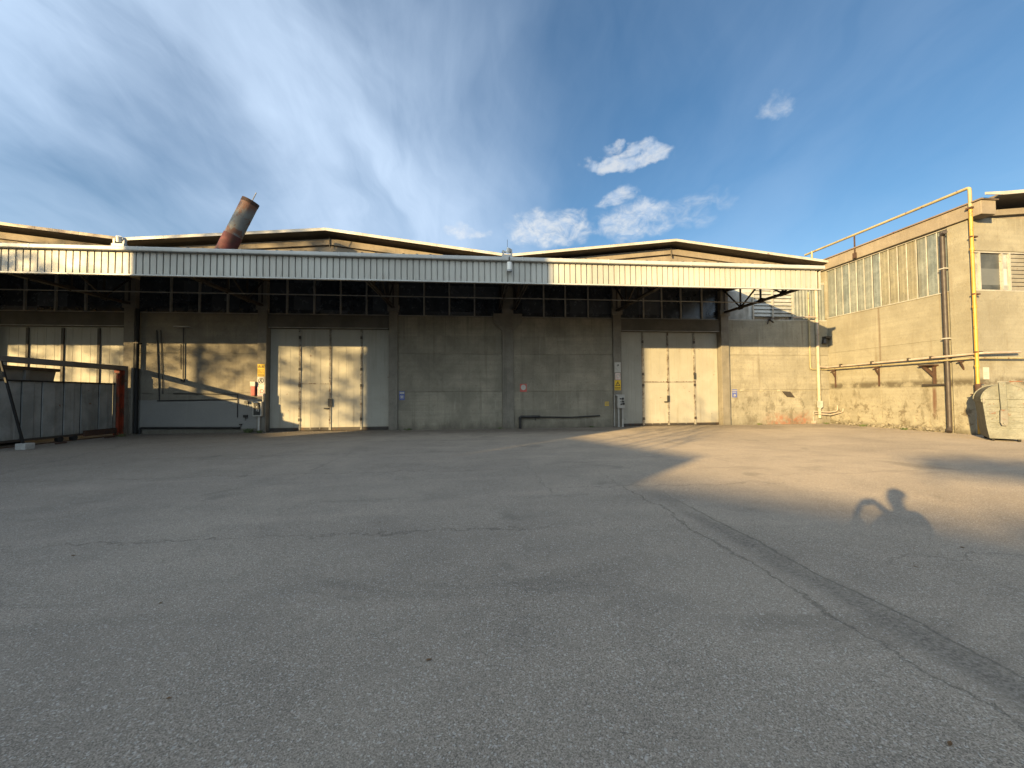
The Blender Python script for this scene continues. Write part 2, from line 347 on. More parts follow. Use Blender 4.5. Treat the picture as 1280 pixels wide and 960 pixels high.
M['pvc'] = surf('translucent_sheet', k=.50, c1=(.34, .365, .335), c2=(.235, .26, .25), scale=2.6, rough=.5, streak=.7, streak_col=(.20, .18, .13), streak_w=5, pits=.75, fine=.15, bump=.15, spec=.4)
M['pvc_yellow'] = surf('yellowed_sheet', k=.50, c1=(.38, .355, .26), c2=(.28, .27, .21), scale=2.6, rough=.5, streak=.6, streak_col=(.24, .19, .11), pits=.75, fine=.12, bump=.15, spec=.4)
M['pvc_clear'] = surf('clear_sheet', k=.50, c1=(.29, .335, .34), c2=(.18, .215, .225), scale=2.6, rough=.35, streak=.5, pits=.85, fine=.2, bump=.15, spec=.5)

def leaf_mat(name, c1, c2):
    m, t, b = new_mat(name)
    p = t.n('ShaderNodeNewGeometry').outputs['Position']
    t.l(t.mix(t.sm(t.noise(p, 1.4, 4), .35, .65), c1, c2), b.inputs['Base Color'])
    b.inputs['Roughness'].default_value = .7
    return m
M['leaf'] = leaf_mat('leaf', (.05, .085, .025), (.09, .11, .035))
M['weed'] = leaf_mat('weed', (.045, .07, .02), (.09, .1, .035))

def asphalt():
    m, t, b = new_mat('asphalt')
    p = t.n('ShaderNodeNewGeometry').outputs['Position']
    x, y, z = t.sep(p)
    n_big = t.noise(p, .16, 5, .55, .6)
    n_mid = t.noise(p, 1.1, 6, .62)
    n_dir = t.noise(t.scale(p, .22, 1.3, 1), 1.0, 5, .6, .5)          # tyre polished bands along the wall
    col = t.mix(t.sm(n_big, .36, .64), (.152, .144, .130), (.118, .112, .103))
    col = t.mix(t.m('MULTIPLY', t.sm(n_mid, .42, .72), .40), col, (.092, .088, .083))
    col = t.mix(t.m('MULTIPLY', t.sm(n_dir, .50, .72), .40), col, (.18, .169, .152))
    col = t.mix(t.m('MULTIPLY', t.sm(t.noise(t.scale(p, .35, 1.1, 1, (7, 3, 0)), 1.0, 6, .65, .8), .57, .7), .42), col, (.075, .071, .066))
    # stones in the binder
    v = t.vor(p, 175.0, out='Color')
    vx = t.sep(v)[0]
    sp = t.noise(p, 120.0, 3, .7)
    k = t.m('ADD', t.m('MULTIPLY_ADD', vx, .95, .52), t.m('MULTIPLY_ADD', sp, 1.2, -.6))
    n_wear = t.noise(p, .5, 4, .6)
    k = t.m('ADD', 1.0, t.m('MULTIPLY', t.m('SUBTRACT', k, 1.0), t.sm(n_wear, .3, .65, .55, 1.0)))
    col = t.mix(1.0, col, t.comb(k, k, k), 'MULTIPLY')
    col = t.mix(1.0, col, (1.53, 1.36, 1.21), 'MULTIPLY')
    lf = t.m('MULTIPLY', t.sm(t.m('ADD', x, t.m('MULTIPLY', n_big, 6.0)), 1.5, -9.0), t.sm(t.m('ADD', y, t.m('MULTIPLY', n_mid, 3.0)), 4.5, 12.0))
    col = t.mix(t.m('MULTIPLY', lf, .62), col, (.07, .06, .048))  # left far yard darkened in its colour, standing in for deeper shade
    oil = t.m('MULTIPLY', t.sm(t.m('ADD', y, t.m('MULTIPLY', n_mid, 2.0)), 16.2, 18.3), t.sm(n_dir, .30, .56))
    col = t.mix(t.m('MULTIPLY', oil, .55), col, (.07, .06, .048))
    light = t.m('GREATER_THAN', t.sep(t.vor(p, 110.0, out='Color'))[1], .93)
    col = t.mix(t.m('MULTIPLY', light, .35), col, (.5, .48, .44))
    # the repaired trench running away from the camera on the right
    wob = t.m('MULTIPLY_ADD', t.noise(p, 1.7, 5, .65), .34, -.17)
    tx = t.m('ADD', x, wob)
    fade = t.m('MULTIPLY', t.sm(y, 7.5, 4.2), t.sm(n_mid, .22, .52))
    band = t.m('MULTIPLY', t.m('MULTIPLY', t.sm(tx, 2.58, 2.80), t.sm(tx, 3.06, 2.84)), t.m('MULTIPLY', fade, t.sm(t.noise(t.vm('ADD', p, (3, 9, 0)), 3.1, 6, .7), .24, .50)))
    gr = t.noise(p, 34.0, 5, .75)
    bc = t.mix(t.sm(gr, .4, .62), (.075, .064, .052), (.20, .175, .15))
    col = t.mix(t.m('MULTIPLY', band, .72), col, bc)
    spill = t.m('MULTIPLY', t.sm(t.noise(t.vm('ADD', p, (17, 23, 0)), .55, 5, .6, .4), .60, .70), t.sm(y, 1.5, 4.0))
    col = t.mix(t.m('MULTIPLY', spill, .38), col, (.075, .068, .058))
    def crack_at(pos, at, width, amp, seed, f):
        w2 = t.m('ADD', t.m('MULTIPLY_ADD', t.noise(t.vm('ADD', p, (seed, seed*2, 0)), 1.5, 8, .68), amp*2, -amp), t.m('SUBTRACT', pos, at))
        return t.m('MULTIPLY', t.sm(t.m('ABSOLUTE', w2), width, width*.25), f)
    ck = crack_at(x, 2.50, .016, .30, 3.0, t.sm(y, 8.5, 6.0))
    ck = t.m('MAXIMUM', ck, crack_at(x, 2.95, .020, .14, 8.0, t.sm(y, 6.5, 4.5)))
    ck = t.m('MAXIMUM', ck, crack_at(y, 4.6, .016, .5, 5.0, t.m('MULTIPLY', t.sm(x, 1.6, .3), t.sm(x, -9, -7.5))))
    ck = t.m('MAXIMUM', ck, crack_at(y, 8.2, .035, .6, 12.0, t.m('MULTIPLY', t.sm(x, 1.5, -.5), .8)))
    ck = t.m('MAXIMUM', ck, crack_at(t.m('ADD', x, t.m('MULTIPLY', y, .35)), -6.6, .04, .5, 17.0, t.m('MULTIPLY', t.sm(y, 6.5, 8), .8)))
    for at_, ax_, sd_, lo_, hi_ in ((1.2, x, 23.0, 5.5, 9.5), (-3.4, x, 27.0, 7.0, 12.0), (6.4, y, 33.0, 1.0, 6.0), (10.9, y, 41.0, -9.0, 2.0), (3.3, y, 45.0, 3.2, 6.5), (13.8, y, 51.0, -6.0, 9.0)):
        other = y if ax_ is x else x
        ck = t.m('MAXIMUM', ck, crack_at(ax_, at_, .018 if at_ < 8 else .035, .45, sd_, t.m('MULTIPLY', t.m('MULTIPLY', t.sm(other, lo_, lo_+.8), t.sm(other, hi_, hi_-.8)), .75)))
    # fine map cracking where the surface is tired
    pw = t.vm('ADD', p, t.vm('MULTIPLY', t.comb(t.noise(p, 2.0, 5), t.noise(t.vm('ADD', p, (5, 5, 0)), 2.0, 5), 0), (.5, .5, 0)))
    ed = t.vor(pw, 1.35, 'DISTANCE_TO_EDGE')
    tired = t.sm(t.noise(t.vm('ADD', p, (31, 2, 0)), .28, 3, .5), .54, .68)
    ck = t.m('MAXIMUM', ck, t.m('MULTIPLY', t.sm(ed, .016, .003), t.m('MULTIPLY', tired, .3)))
    col = t.mix(t.m('MULTIPLY', ck, .46), col, (.06, .053, .045))
    t.l(col, b.inputs['Base Color'])
    t.l(t.m('MULTIPLY_ADD', n_mid, .25, .72, clamp=True), b.inputs['Roughness'])
    b.inputs['Specular IOR Level'].default_value = .2; b.inputs['Diffuse Roughness'].default_value = .36
    bn = t.n('ShaderNodeBump'); bn.inputs['Strength'].default_value = .55; bn.inputs['Distance'].default_value = .006
    h = t.m('ADD', t.m('MULTIPLY', t.vor(p, 105.0), .8), t.noise(p, 40.0, 4, .7))
    h = t.m('SUBTRACT', t.m('ADD', h, t.m('MULTIPLY', t.noise(p, 1.4, 4), 4.0)), t.m('MULTIPLY', ck, 2.0))
    t.l(h, bn.inputs['Height']); t.l(bn.outputs[0], b.inputs['Normal'])
    return m
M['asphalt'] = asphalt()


# ------------------------------------------------------------------ mesh helpers
class MB:
    def __init__(s): s.v, s.f = [], []
    def add(s, verts, faces):
        o = len(s.v); s.v += [Vector(v) for v in verts]; s.f += [tuple(i+o for i in f) for f in faces]; return s
    def box(s, x0, x1, y0, y1, z0, z1):
        return s.add([(x0, y0, z0), (x1, y0, z0), (x1, y1, z0), (x0, y1, z0), (x0, y0, z1), (x1, y0, z1), (x1, y1, z1), (x0, y1, z1)],
                     [(0, 3, 2, 1), (4, 5, 6, 7), (0, 1, 5, 4), (1, 2, 6, 5), (2, 3, 7, 6), (3, 0, 4, 7)])
    def bar(s, a, b, w, h=None, up=(0, 0, 1)):
        a, b = Vector(a), Vector(b); h = h or w
        d = (b-a).normalized(); u = Vector(up)
        if abs(d.dot(u)) > .98: u = Vector((0, 1, 0))
        r = d.cross(u).normalized(); u = r.cross(d)
        vs = []
        for c in (a, b):
            for i, j in ((-1, -1), (1, -1), (1, 1), (-1, 1)): vs.append(c+r*(w/2*i)+u*(h/2*j))
        return s.add(vs, [(3, 2, 1, 0), (4, 5, 6, 7), (0, 1, 5, 4), (1, 2, 6, 5), (2, 3, 7, 6), (3, 0, 4, 7)])
    def tube(s, pts, r, n=12, cap=True, r2=None):
        pts = [Vector(p) for p in pts]; k = len(pts)
        tans = []
        for i in range(k):
            d = Vector((0, 0, 0))
            if i: d += (pts[i]-pts[i-1]).normalized()
            if i < k-1: d += (pts[i+1]-pts[i]).normalized()
            tans.append(d.normalized())
        u = Vector((0, 0, 1))
        if abs(tans[0].dot(u)) > .9: u = Vector((1, 0, 0))
        vs, fs = [], []
        for i, p in enumerate(pts):
            u = (u - tans[i]*u.dot(tans[i])).normalized(); w = tans[i].cross(u)
            rr = r if r2 is None else r+(r2-r)*i/(k-1)
            for j in range(n):
                a = 2*math.pi*j/n; vs.append(p+(u*math.cos(a)+w*math.sin(a))*rr)
        for i in range(k-1):
            for j in range(n):
                fs.append((i*n+j, i*n+(j+1) % n, (i+1)*n+(j+1) % n, (i+1)*n+j))
        if cap: fs += [tuple(reversed(range(n))), tuple(range((k-1)*n, k*n))]
        return s.add(vs, fs)
    def elbow(s, pts, r, bend=.12, n=12):
        """tube through pts with rounded corners"""
        P = [Vector(p) for p in pts]; out = [P[0]]
        for i in range(1, len(P)-1):
            a, b, c = P[i-1], P[i], P[i+1]
            p, q = b+(a-b).normalized()*bend, b+(c-b).normalized()*bend
            for k in range(6):
                f = k/5; out.append(p*(1-f)**2+b*2*f*(1-f)+q*f*f)
        out.append(P[-1]); return s.tube(out, r, n)
    def prism_y(s, poly, y0, y1):
        n = len(poly)
        vs = [(x, y0, z) for x, z in poly]+[(x, y1, z) for x, z in poly]
        return s.add(vs, [tuple(range(n)), tuple(reversed(range(n, 2*n)))]+[(i, i+n, (i+1) % n+n, (i+1) % n) for i in range(n)])
    def prism_x(s, poly, x0, x1):
        n = len(poly)
        vs = [(x0, y, z) for y, z in poly]+[(x1, y, z) for y, z in poly]
        return s.add(vs, [tuple(reversed(range(n))), tuple(range(n, 2*n))]+[(i, (i+1) % n, (i+1) % n+n, i+n) for i in range(n)])
    def xf(s, mat, start=0):
        for i in range(start, len(s.v)): s.v[i] = mat @ s.v[i]
        return s
    def build(s, name, mat, parent=None, smooth=False, bevel=0.0, fixn=True):
        me = bpy.data.meshes.new(name)
        if parent is not None: o0 = root_loc(parent)
        else:
            xs = [v.x for v in s.v]; ys = [v.y for v in s.v]; zs = [v.z for v in s.v]
            o0 = Vector(((min(xs)+max(xs))/2, (min(ys)+max(ys))/2, min(zs)))
        me.from_pydata([tuple(v-o0) for v in s.v], [], s.f)
        if fixn:
            bm = bmesh.new(); bm.from_mesh(me); bmesh.ops.recalc_face_normals(bm, faces=bm.faces); bm.to_mesh(me); bm.free()
        me.materials.append(M[mat] if isinstance(mat, str) else mat)
        if smooth:
            me.polygons.foreach_set('use_smooth', [True]*len(me.polygons)); me.set_sharp_from_angle(angle=R(40))
        me.update()
        o = bpy.data.objects.new(name, me); COL.objects.link(o)
        if parent is not None: o.parent = parent
        else: o.location = o0
        if bevel:
            bv = o.modifiers.new('bevel', 'BEVEL'); bv.width = bevel; bv.segments = 2; bv.limit_method = 'ANGLE'
        return o

ROOT = {}
def root_loc(o):
    while o.parent is not None: o = o.parent
    return Vector(o.location)

def tag(o, label=None, cat=None, group=None, kind=None):
    if label: o['label'] = label
    if cat: o['category'] = cat
    if group: o['group'] = group
    if kind: o['kind'] = kind
    return o

def thing(name, loc, label, cat, group=None):
    o = bpy.data.objects.new(name, None); o.location = loc; o.empty_display_size = .2; COL.objects.link(o)
    return tag(o, label, cat, group)

def dup(root, delta, label, group=None):
    c = root.copy(); COL.objects.link(c); c.location = Vector(root.location)+Vector(delta); c['label'] = label
    for ch in list(root.children):
        d = ch.copy(); COL.objects.link(d); d.parent = c
        for g in list(ch.children):
            e = g.copy(); COL.objects.link(e); e.parent = d
    return c


# ------------------------------------------------------------------ ground
gme = bpy.data.meshes.new('ground'); gme.from_pydata([(-420, -420, 0), (420, -420, 0), (420, 420, 0), (-420, 420, 0)], [], [(0, 1, 2, 3)])
# one sheet to the horizon
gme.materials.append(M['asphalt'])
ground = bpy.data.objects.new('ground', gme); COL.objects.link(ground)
tag(ground, 'worn grey asphalt yard with cracks and a repaired trench', 'ground', kind='structure')

# ------------------------------------------------------------------ the warehouse
WY = 18.6                                   # back plane of the bays
IY = 18.27                                  # face of the infill walls, nearly flush with the pillars
PF = 18.17                                  # front face of the pillars
WH = thing('warehouse', (1.6, 18.6, 0), 'long low concrete warehouse with three shallow gables behind the canopy', 'warehouse')
PIL = [(-26.25, -25.85), (-20.60, -20.12), (-15.0, -14.58), (-9.56, -9.18), (-3.88, -3.48), (1.33, 1.87), (6.72, 7.14), (12.29, 12.70)]
for i, (a, b) in enumerate(PIL):
    m = MB().box(a, b, PF, WY+.1, 0, 6.75)
    if i == 5:                              # double pillar under the valley carries a corbel head
        m.prism_y([(a-.42, 5.42), (a-.42, 5.02), (a-.02, 4.62), (b+.02, 4.62), (b+.42, 5.02), (b+.42, 5.42)], PF-.03, WY-.02)
    if i in (2, 3, 4, 6, 7): m.box(a-.06, b+.06, PF-.05, PF+.1, 5.45, 5.75)
    m.build('pillar', 'pillar', WH, bevel=.015)
# infill walls: stacked precast panels with open joints
def infill(x0, x1, mat, ztop=5.27):
    m = MB()
    for z0, z1 in ((0, 1.732), (1.752, 3.498), (3.518, ztop)):
        m.box(x0, x1, IY, IY+.2, z0, z1)
    m.box(x0, x1, IY+.035, IY+.18, 0, ztop)
    return m.build('infill_wall', mat, WH, bevel=.006)
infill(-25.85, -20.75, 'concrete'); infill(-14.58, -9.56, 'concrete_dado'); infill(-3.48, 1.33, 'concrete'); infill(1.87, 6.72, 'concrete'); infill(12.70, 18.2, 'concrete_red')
# lintels over the three doors
DOORS = [(-20.12, -15.0), (-9.18, -3.88), (7.14, 12.29)]
for a, b in DOORS:
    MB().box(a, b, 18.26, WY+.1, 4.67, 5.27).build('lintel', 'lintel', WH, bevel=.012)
    MB().box(a+.05, b-.05, 18.23, 18.262, 4.66, 4.69).build('door_track', 'mullion', WH)
# sliding doors
def sheet_leaf(m, x0, x1, y, z0, z1, ribs=True):
    m.box(x0, x1, y, y+.05, z0, z1)
    if ribs:
        n = max(2, int((x1-x0)/.33)); w = (x1-x0)/n
        for k in range(1, n): m.box(x0+k*w-.012, x0+k*w+.012, y-.006, y+.001, z0+.03, z1-.03)
def leaf_frame(m, x0, x1, y, z0, z1, w=.045):
    m.box(x0, x0+w, y-.022, y, z0, z1); m.box(x1-w, x1, y-.022, y, z0, z1)
    m.box(x0+w, x1-w, y-.02, y, z0, z0+w); m.box(x0+w, x1-w, y-.02, y, z1-w, z1)
DY = 18.5
# far left door: three dark battens
d = MB(); cuts = [-20.12, -19.0, -17.64, -16.22, -15.0]
for a, b in zip(cuts[:-1], cuts[1:]): sheet_leaf(d, a+.01, b-.01, DY, .03, 4.66)
dd = d.build('sliding_door', 'door', WH)
b_ = MB()
for c in cuts[1:-1]: b_.box(c-.05, c+.05, DY-.05, DY-.003, .05, 4.6)
b_.build('batten', 'darksteel', dd)
# left door
d = MB(); cuts = [-9.17, -7.88, -6.55, -5.17, -3.89]
for a, b in zip(cuts[:-1], cuts[1:]):
    if a == -7.88:
        sheet_leaf(d, a+.012, b-.012, DY, 2.17, 4.66)
    else: sheet_leaf(d, a+.012, b-.012, DY, .03, 4.66)
d.box(-9.17, -3.89, DY+.02, DY+.09, .02, 4.65)
dl = d.build('sliding_door', 'door', WH)
e = MB()
for c in cuts[1:-1]: e.box(c-.045, c-.008, DY-.036, DY-.002, .04, 4.64); e.box(c+.008, c+.045, DY-.036, DY-.002, .04, 4.64)
e.box(-7.85, -6.58, DY-.022, DY-.003, 2.135, 2.18)
e.build('door_edge', 'door_edge', dl)
w_ = MB(); sheet_leaf(w_, -7.83, -6.59, DY-.008, .05, 2.12); w_.build('wicket_door', 'door', dl)
MB().box(-6.63, -6.45, DY-.07, DY-.022, 1.10, 1.46).build('lock_case', 'darkbox', dl); MB().box(-6.80, -6.60, DY-.09, DY-.023, .99, 1.05).build('handle', 'darkbox', dl)
for c in (-7.88, -5.17):
    for z in (.45, 2.0, 2.75, 4.2): MB().box(c-.05, c+.05, DY-.05, DY-.024, z, z+.13).build('hinge', 'darksteel', dl)
MB().box(-9.15, -3.91, DY-.012, DY-.001, .03, .16).build('kick_strip', 'darksteel', dl)
# right door
d = MB(); cuts = [7.15, 8.33, 9.63, 11.02, 12.28]
for i, (a, b) in enumerate(zip(cuts[:-1], cuts[1:])):
    if i in (1, 2): sheet_leaf(d, a+.012, b-.012, DY, 2.20, 4.66)
    else: sheet_leaf(d, a+.012, b-.012, DY, .03, 4.66)
d.box(7.15, 12.28, DY+.02, DY+.09, .02, 4.65)
dr = d.build('sliding_door', 'door', WH)
e = MB()
for c in cuts[1:-1]: e.box(c-.045, c-.008, DY-.036, DY-.002, .04, 4.64); e.box(c+.008, c+.045, DY-.036, DY-.002, .04, 4.64)
e.box(8.36, 10.99, DY-.022, DY-.003, 2.15, 2.21)
e.build('door_edge', 'door_edge', dr)
for a, b in ((8.37, 9.59), (9.67, 10.98)):
    w_ = MB(); sheet_leaf(w_, a, b, DY-.008, .05, 2.14); w_.build('wicket_door', 'door', dr)
h = MB(); h.box(9.56, 9.66, DY-.07, DY-.024, 1.18, 1.5); h.box(9.40, 9.58, DY-.085, DY-.03, 1.16, 1.21); h.build('handle', 'darkbox', dr); MB().box(10.98, 11.08, DY-.06, DY-.024, 2.3, 2.62).build('bolt', 'darkbox', dr)

for c in (8.33, 11.02):
    for z in (.30, 1.95, 2.5, 4.1): MB().box(c-.05, c+.05, DY-.05, DY-.024, z, z+.13).build('hinge', 'darksteel', dr)
MB().box(7.17, 12.26, DY-.012, DY-.001, .03, .13).build('kick_strip', 'darksteel', dr)
# clerestory strip under the canopy
CY = 18.38
def clerestory(x0, x1, mull):
    f = MB(); f.box(x0, x1, CY-.04, CY+.1, 5.272, 5.33); f.box(x0, x1, CY-.03, CY+.1, 6.88, 6.95)
    for c in mull: f.box(c-.035, c+.035, CY-.05, CY+.08, 5.33, 6.88)
    fr = f.build('clerestory_window', 'mullion', WH)
    MB().box(x0, x1, CY+.03, CY+.05, 5.32, 6.9).build('glass_pane', 'glass', fr)
clerestory(-20.12, -15.0, (-19.03, -17.85, -16.68)); clerestory(-14.58, -9.56, (-13.27, -12.10, -10.92)); clerestory(-9.18, -3.88, (-8.41, -7.23, -6.07, -4.92))
clerestory(-3.48, 1.33, (-2.31, -1.14, .04)); clerestory(1.87, 6.72, (3.36, 4.42, 5.55)); clerestory(7.14, 12.29, (8.36, 9.30, 10.30, 11.41))
clerestory(-25.85, -20.75, (-24.5, -23.2, -21.9))
# last bay: grey pane, two louvre panes (one flap open), corrugated sheet
f = MB(); f.box(12.7, 18.2, CY-.06, CY+.1, 5.272, 5.34); f.box(12.7, 18.2, CY-.03, CY+.1, 7.2, 7.3)
for c in (14.17, 15.24, 16.36): f.box(c-.04, c+.04, CY-.05, CY+.08, 5.34, 7.2)
lw = f.build('louvre_window', 'mullion_white', WH)
MB().box(12.7, 14.13, CY+.02, CY+.05, 5.34, 7.2).build('glass_pane', 'glass_pale', lw)
lv = MB()
for a, b in ((14.21, 15.2), (15.28, 16.32)):
    for k in range(9):
        z = 5.50+k*.19
        lv.add([(a, CY-.03, z), (b, CY-.03, z), (b, CY+.045, z+.185), (a, CY+.045, z+.185), (a, CY-.022, z), (b, CY-.022, z), (b, CY+.053, z+.185), (a, CY+.053, z+.185)],
               [(0, 1, 2, 3), (7, 6, 5, 4), (0, 4, 5, 1), (2, 6, 7, 3), (1, 5, 6, 2), (0, 3, 7, 4)])
lv.build('louvre_slats', 'glass_pale', lw)
MB().box(14.21, 16.32, CY+.06, CY+.08, 5.34, 7.2).build('dark_opening', 'glass', lw)
op = MB(); op.bar((15.0, CY-.05, 5.36), (14.62, CY-.42, 5.05), .05); op.bar((15.0, CY-.05, 5.36), (14.95, CY-.4, 5.12), .05); op.bar((14.6, CY-.2, 5.40), (15.5, CY-.12, 5.38), .04)
op.build('window_opener', 'darksteel', lw)
cs = MB()
for k in range(10):
    x = 16.40+k*.18
    cs.add([(x, CY, 5.34), (x+.06, CY-.03, 5.34), (x+.12, CY-.03, 5.34), (x+.18, CY, 5.34), (x, CY, 7.2), (x+.06, CY-.03, 7.2), (x+.12, CY-.03, 7.2), (x+.18, CY, 7.2)],
           [(0, 1, 5, 4), (1, 2, 6, 5), (2, 3, 7, 6)])
cs.build('corrugated_pane', 'pvc', lw, fixn=False)

# three shallow roofs: valley, ridge, valley (top edge of the flashing)
RY = 17.95
NAVES = [((-31.6, 8.42), (-23.3, 9.30), (-15.0, 8.42)), ((-15.0, 8.40), (-6.63, 9.13), (1.61, 8.17)), ((1.61, 8.17), (9.90, 9.17), (18.25, 8.30))]
for i, (a, p, c) in enumerate(NAVES):
    T, D_ = .10, .22
    prof = [a, p, c, (c[0], c[1]-T), (p[0], p[1]-T), (a[0], a[1]-T)]
    rf = MB().prism_y(prof, RY+.03, 60).build('roof', 'soffit', WH)
    fl = MB()
    for q, s_ in ((a, p), (p, c)):
        dx = (s_[0]-q[0])
        n = 5
        for k in range(n):
            f0, f1 = k/n+.0006, (k+1)/n-.0006
            x0, x1 = q[0]+dx*f0, q[0]+dx*f1
            z0, z1 = q[1]+(s_[1]-q[1])*f0, q[1]+(s_[1]-q[1])*f1
            fl.prism_y([(x0, z0+.015), (x1, z1+.015), (x1, z1-T-.004), (x0, z0-T-.004)], RY, RY+.028)
            fl.prism_y([(x0, z0+.006), (x1, z1+.006), (x1, z1+.018), (x0, z0+.018)], RY-.006, RY+.25)
    fl.build('roof_flashing', 'flashing' if i else 'flashing_brown', rf)
    # gable wall: precast edge beam over recessed panels
    B1, B2 = .30, .60
    bp = [(a[0], a[1]-D_-.03), (p[0], p[1]-D_-.03), (c[0], c[1]-D_-.03), (c[0], c[1]-D_-B1), (p[0], p[1]-D_-B1-.02), (a[0], a[1]-D_-B1)]
    MB().prism_y(bp, 18.50, 18.8).build('gable_beam', 'gable', WH, bevel=.01)
    MB().prism_y([(a[0], a[1]-D_-B1-.02), (p[0], p[1]-D_-B1-.04), (c[0], c[1]-D_-B1-.02), (c[0], 6.96), (a[0], 6.96)], 18.62, 18.85).build('gable_wall', 'gable', WH)
    MB().prism_y([(p[0]-.015, p[1]-.2), (p[0]+.015, p[1]-.2), (p[0]+.04, p[1]-.68), (p[0]+.01, p[1]-.68)], 18.44, 18.497).build('ridge_strap', 'soffit', WH)
MB().box(-31.6, 18.2, 30, 30.3, 0, 8.1).build('rear_wall', 'concrete', WH)

# ------------------------------------------------------------------ the canopy along the front
FY = 13.25
CX0, CX1 = -30.0, 12.95
CN = thing('loading_canopy', (-8.5, 15.9, 5.43), 'long cantilevered canopy with a pale ribbed metal fascia and steel trusses', 'canopy')
m = MB(); x = CX0; rnd = random.Random(31)
while x < CX1-.19:
    prof = []; dy_, dz_, tl = rnd.uniform(-.007, .007), rnd.uniform(-.007, .007), rnd.uniform(-.006, .006)
    for q in range(5):
        if x > CX1-.19: break
        w_ = rnd.uniform(-.004, .004)
        prof += [(x, FY+dy_), (x+.158+w_, FY+dy_), (x+.164+w_, FY+.05+dy_), (x+.194, FY+.05+dy_)]; x += .2
    prof.append((min(x+.02, CX1), FY+dy_))
    n = len(prof)
    m.add([(px, py+tl, 5.472+max(0, dz_)) for px, py in prof]+[(px, py, 6.17) for px, py in prof], [(i, i+1, n+i+1, n+i) for i in range(n-1)])
m.build('fascia', 'sheet', CN, fixn=False)
MB().box(CX0, CX1, FY+.07, FY+.10, 5.45, 6.2).build('fascia_backing', 'soffit', CN)
MB().box(CX1, CX1+.02, FY-.005, FY+.11, 5.45, 6.2).box(CX0, CX1+.02, FY-.02, FY+.08, 5.425, 5.468).build('edge_trim', 'gutter', CN)
gt = MB(); gt.box(CX0, CX1+.12, FY-.13, FY+.10, 6.175, 6.315); x = CX0+1.2
gt.build('gutter', 'gutter', CN, bevel=.03)
x = CX0+1.2
while x < CX1:
    MB().box(x-.03, x+.03, FY-.136, FY-.02, 6.170, 6.320).build('gutter_joint', 'gutter', CN, bevel=.02); x += 3.05
rs = MB().add([(CX0, FY, 6.26), (CX1, FY, 6.26), (CX1, 18.55, 6.90), (CX0, 18.55, 6.90), (CX0, FY, 6.33), (CX1, FY, 6.33), (CX1, 18.55, 6.96), (CX0, 18.55, 6.96)],
              [(0, 3, 2, 1), (4, 5, 6, 7), (0, 1, 5, 4), (1, 2, 6, 5), (2, 3, 7, 6), (3, 0, 4, 7)])
x = CX0+.2
while x < CX1-.1:
    rs.bar((x, FY-.02, 6.345), (x, 18.5, 6.975), .07, .04); x += .45
rs.build('roof_sheet', 'darksteel', CN)
for y in (14.1, 15.2, 16.3, 17.4):
    z = 6.26+(y-FY)*.64/5.3-.075
    MB().box(CX0, CX1, y-.05, y+.05, z-.06, z+.06).build('purlin', 'darksteel', CN)
MB().tube([(CX0, 15.75, 5.545), (CX1-.2, 15.75, 5.545)], .022, 8).build('tie_rod', 'mullion', CN)
def truss(X):
    t_ = MB()
    zt = lambda y: 6.12+(y-FY)*.64/5.3
    nodes = [18.17, 17.0, 15.72, 14.5, 13.45]
    for s in (-.05, .05):
        t_.bar((X+s, 18.17, 5.63), (X+s, 13.42, 5.585), .045, .09)
        t_.bar((X+s, 18.17, zt(18.17)), (X+s, 13.35, zt(13.35)), .045, .09)
    for y in nodes: t_.bar((X, y, 5.6), (X, y, zt(y)), .06)
    for i in range(4):
        a, b = nodes[i], nodes[i+1]
        if i % 2: t_.bar((X, a, 5.62), (X, b, zt(b)), .055)
        else: t_.bar((X, a, zt(a)), (X, b, 5.62), .055)
    for y in nodes[1:4]: t_.box(X-.012, X+.012, y-.14, y+.14, 5.52, 5.72)
    return t_
for X in (-26.05, -20.55, -14.79, -9.37, -3.68, 1.22, 1.90, 6.93, 12.50):
    truss(X).build('truss', 'darksteel', CN)

# ------------------------------------------------------------------ the building on the right
SX, SY = 18.2, 12.38
SB = thing('side_building', (24, 15, 0), 'taller sunlit concrete building standing at right angles beside the canopy', 'building')
m = MB()
for z0, z1 in ((0, 1.80), (1.812, 3.60), (3.612, 5.40)):
    for y0, y1 in ((13.06, 15.715), (15.727, 18.6)):
        m.box(SX, SX+.25, y0, y1, z0, z1)
m.box(SX+.015, SX+.23, 13.06, 18.6, 0, 5.39)
m.build('side_wall', 'concrete_side', SB, bevel=.008)
MB().box(SX-.07, SX+.06, SY+.03, 13.06, 0, 7.90).build('corner_pillar', 'concrete_side', SB, bevel=.02)
MB().box(SX-.04, SX+.3, 18.25, 18.62, 5.40, 7.93).build('corner_pillar', 'concrete_side', SB, bevel=.02)
MB().box(SX-.16, SX+.45, 11.95, 19.4, 7.92, 8.42).build('roof_beam', 'gable', SB, bevel=.02)
MB().box(SX-.22, SX+.5, 11.9, 19.4, 8.425, 8.475).build('beam_coping', 'flashing_brown', SB)
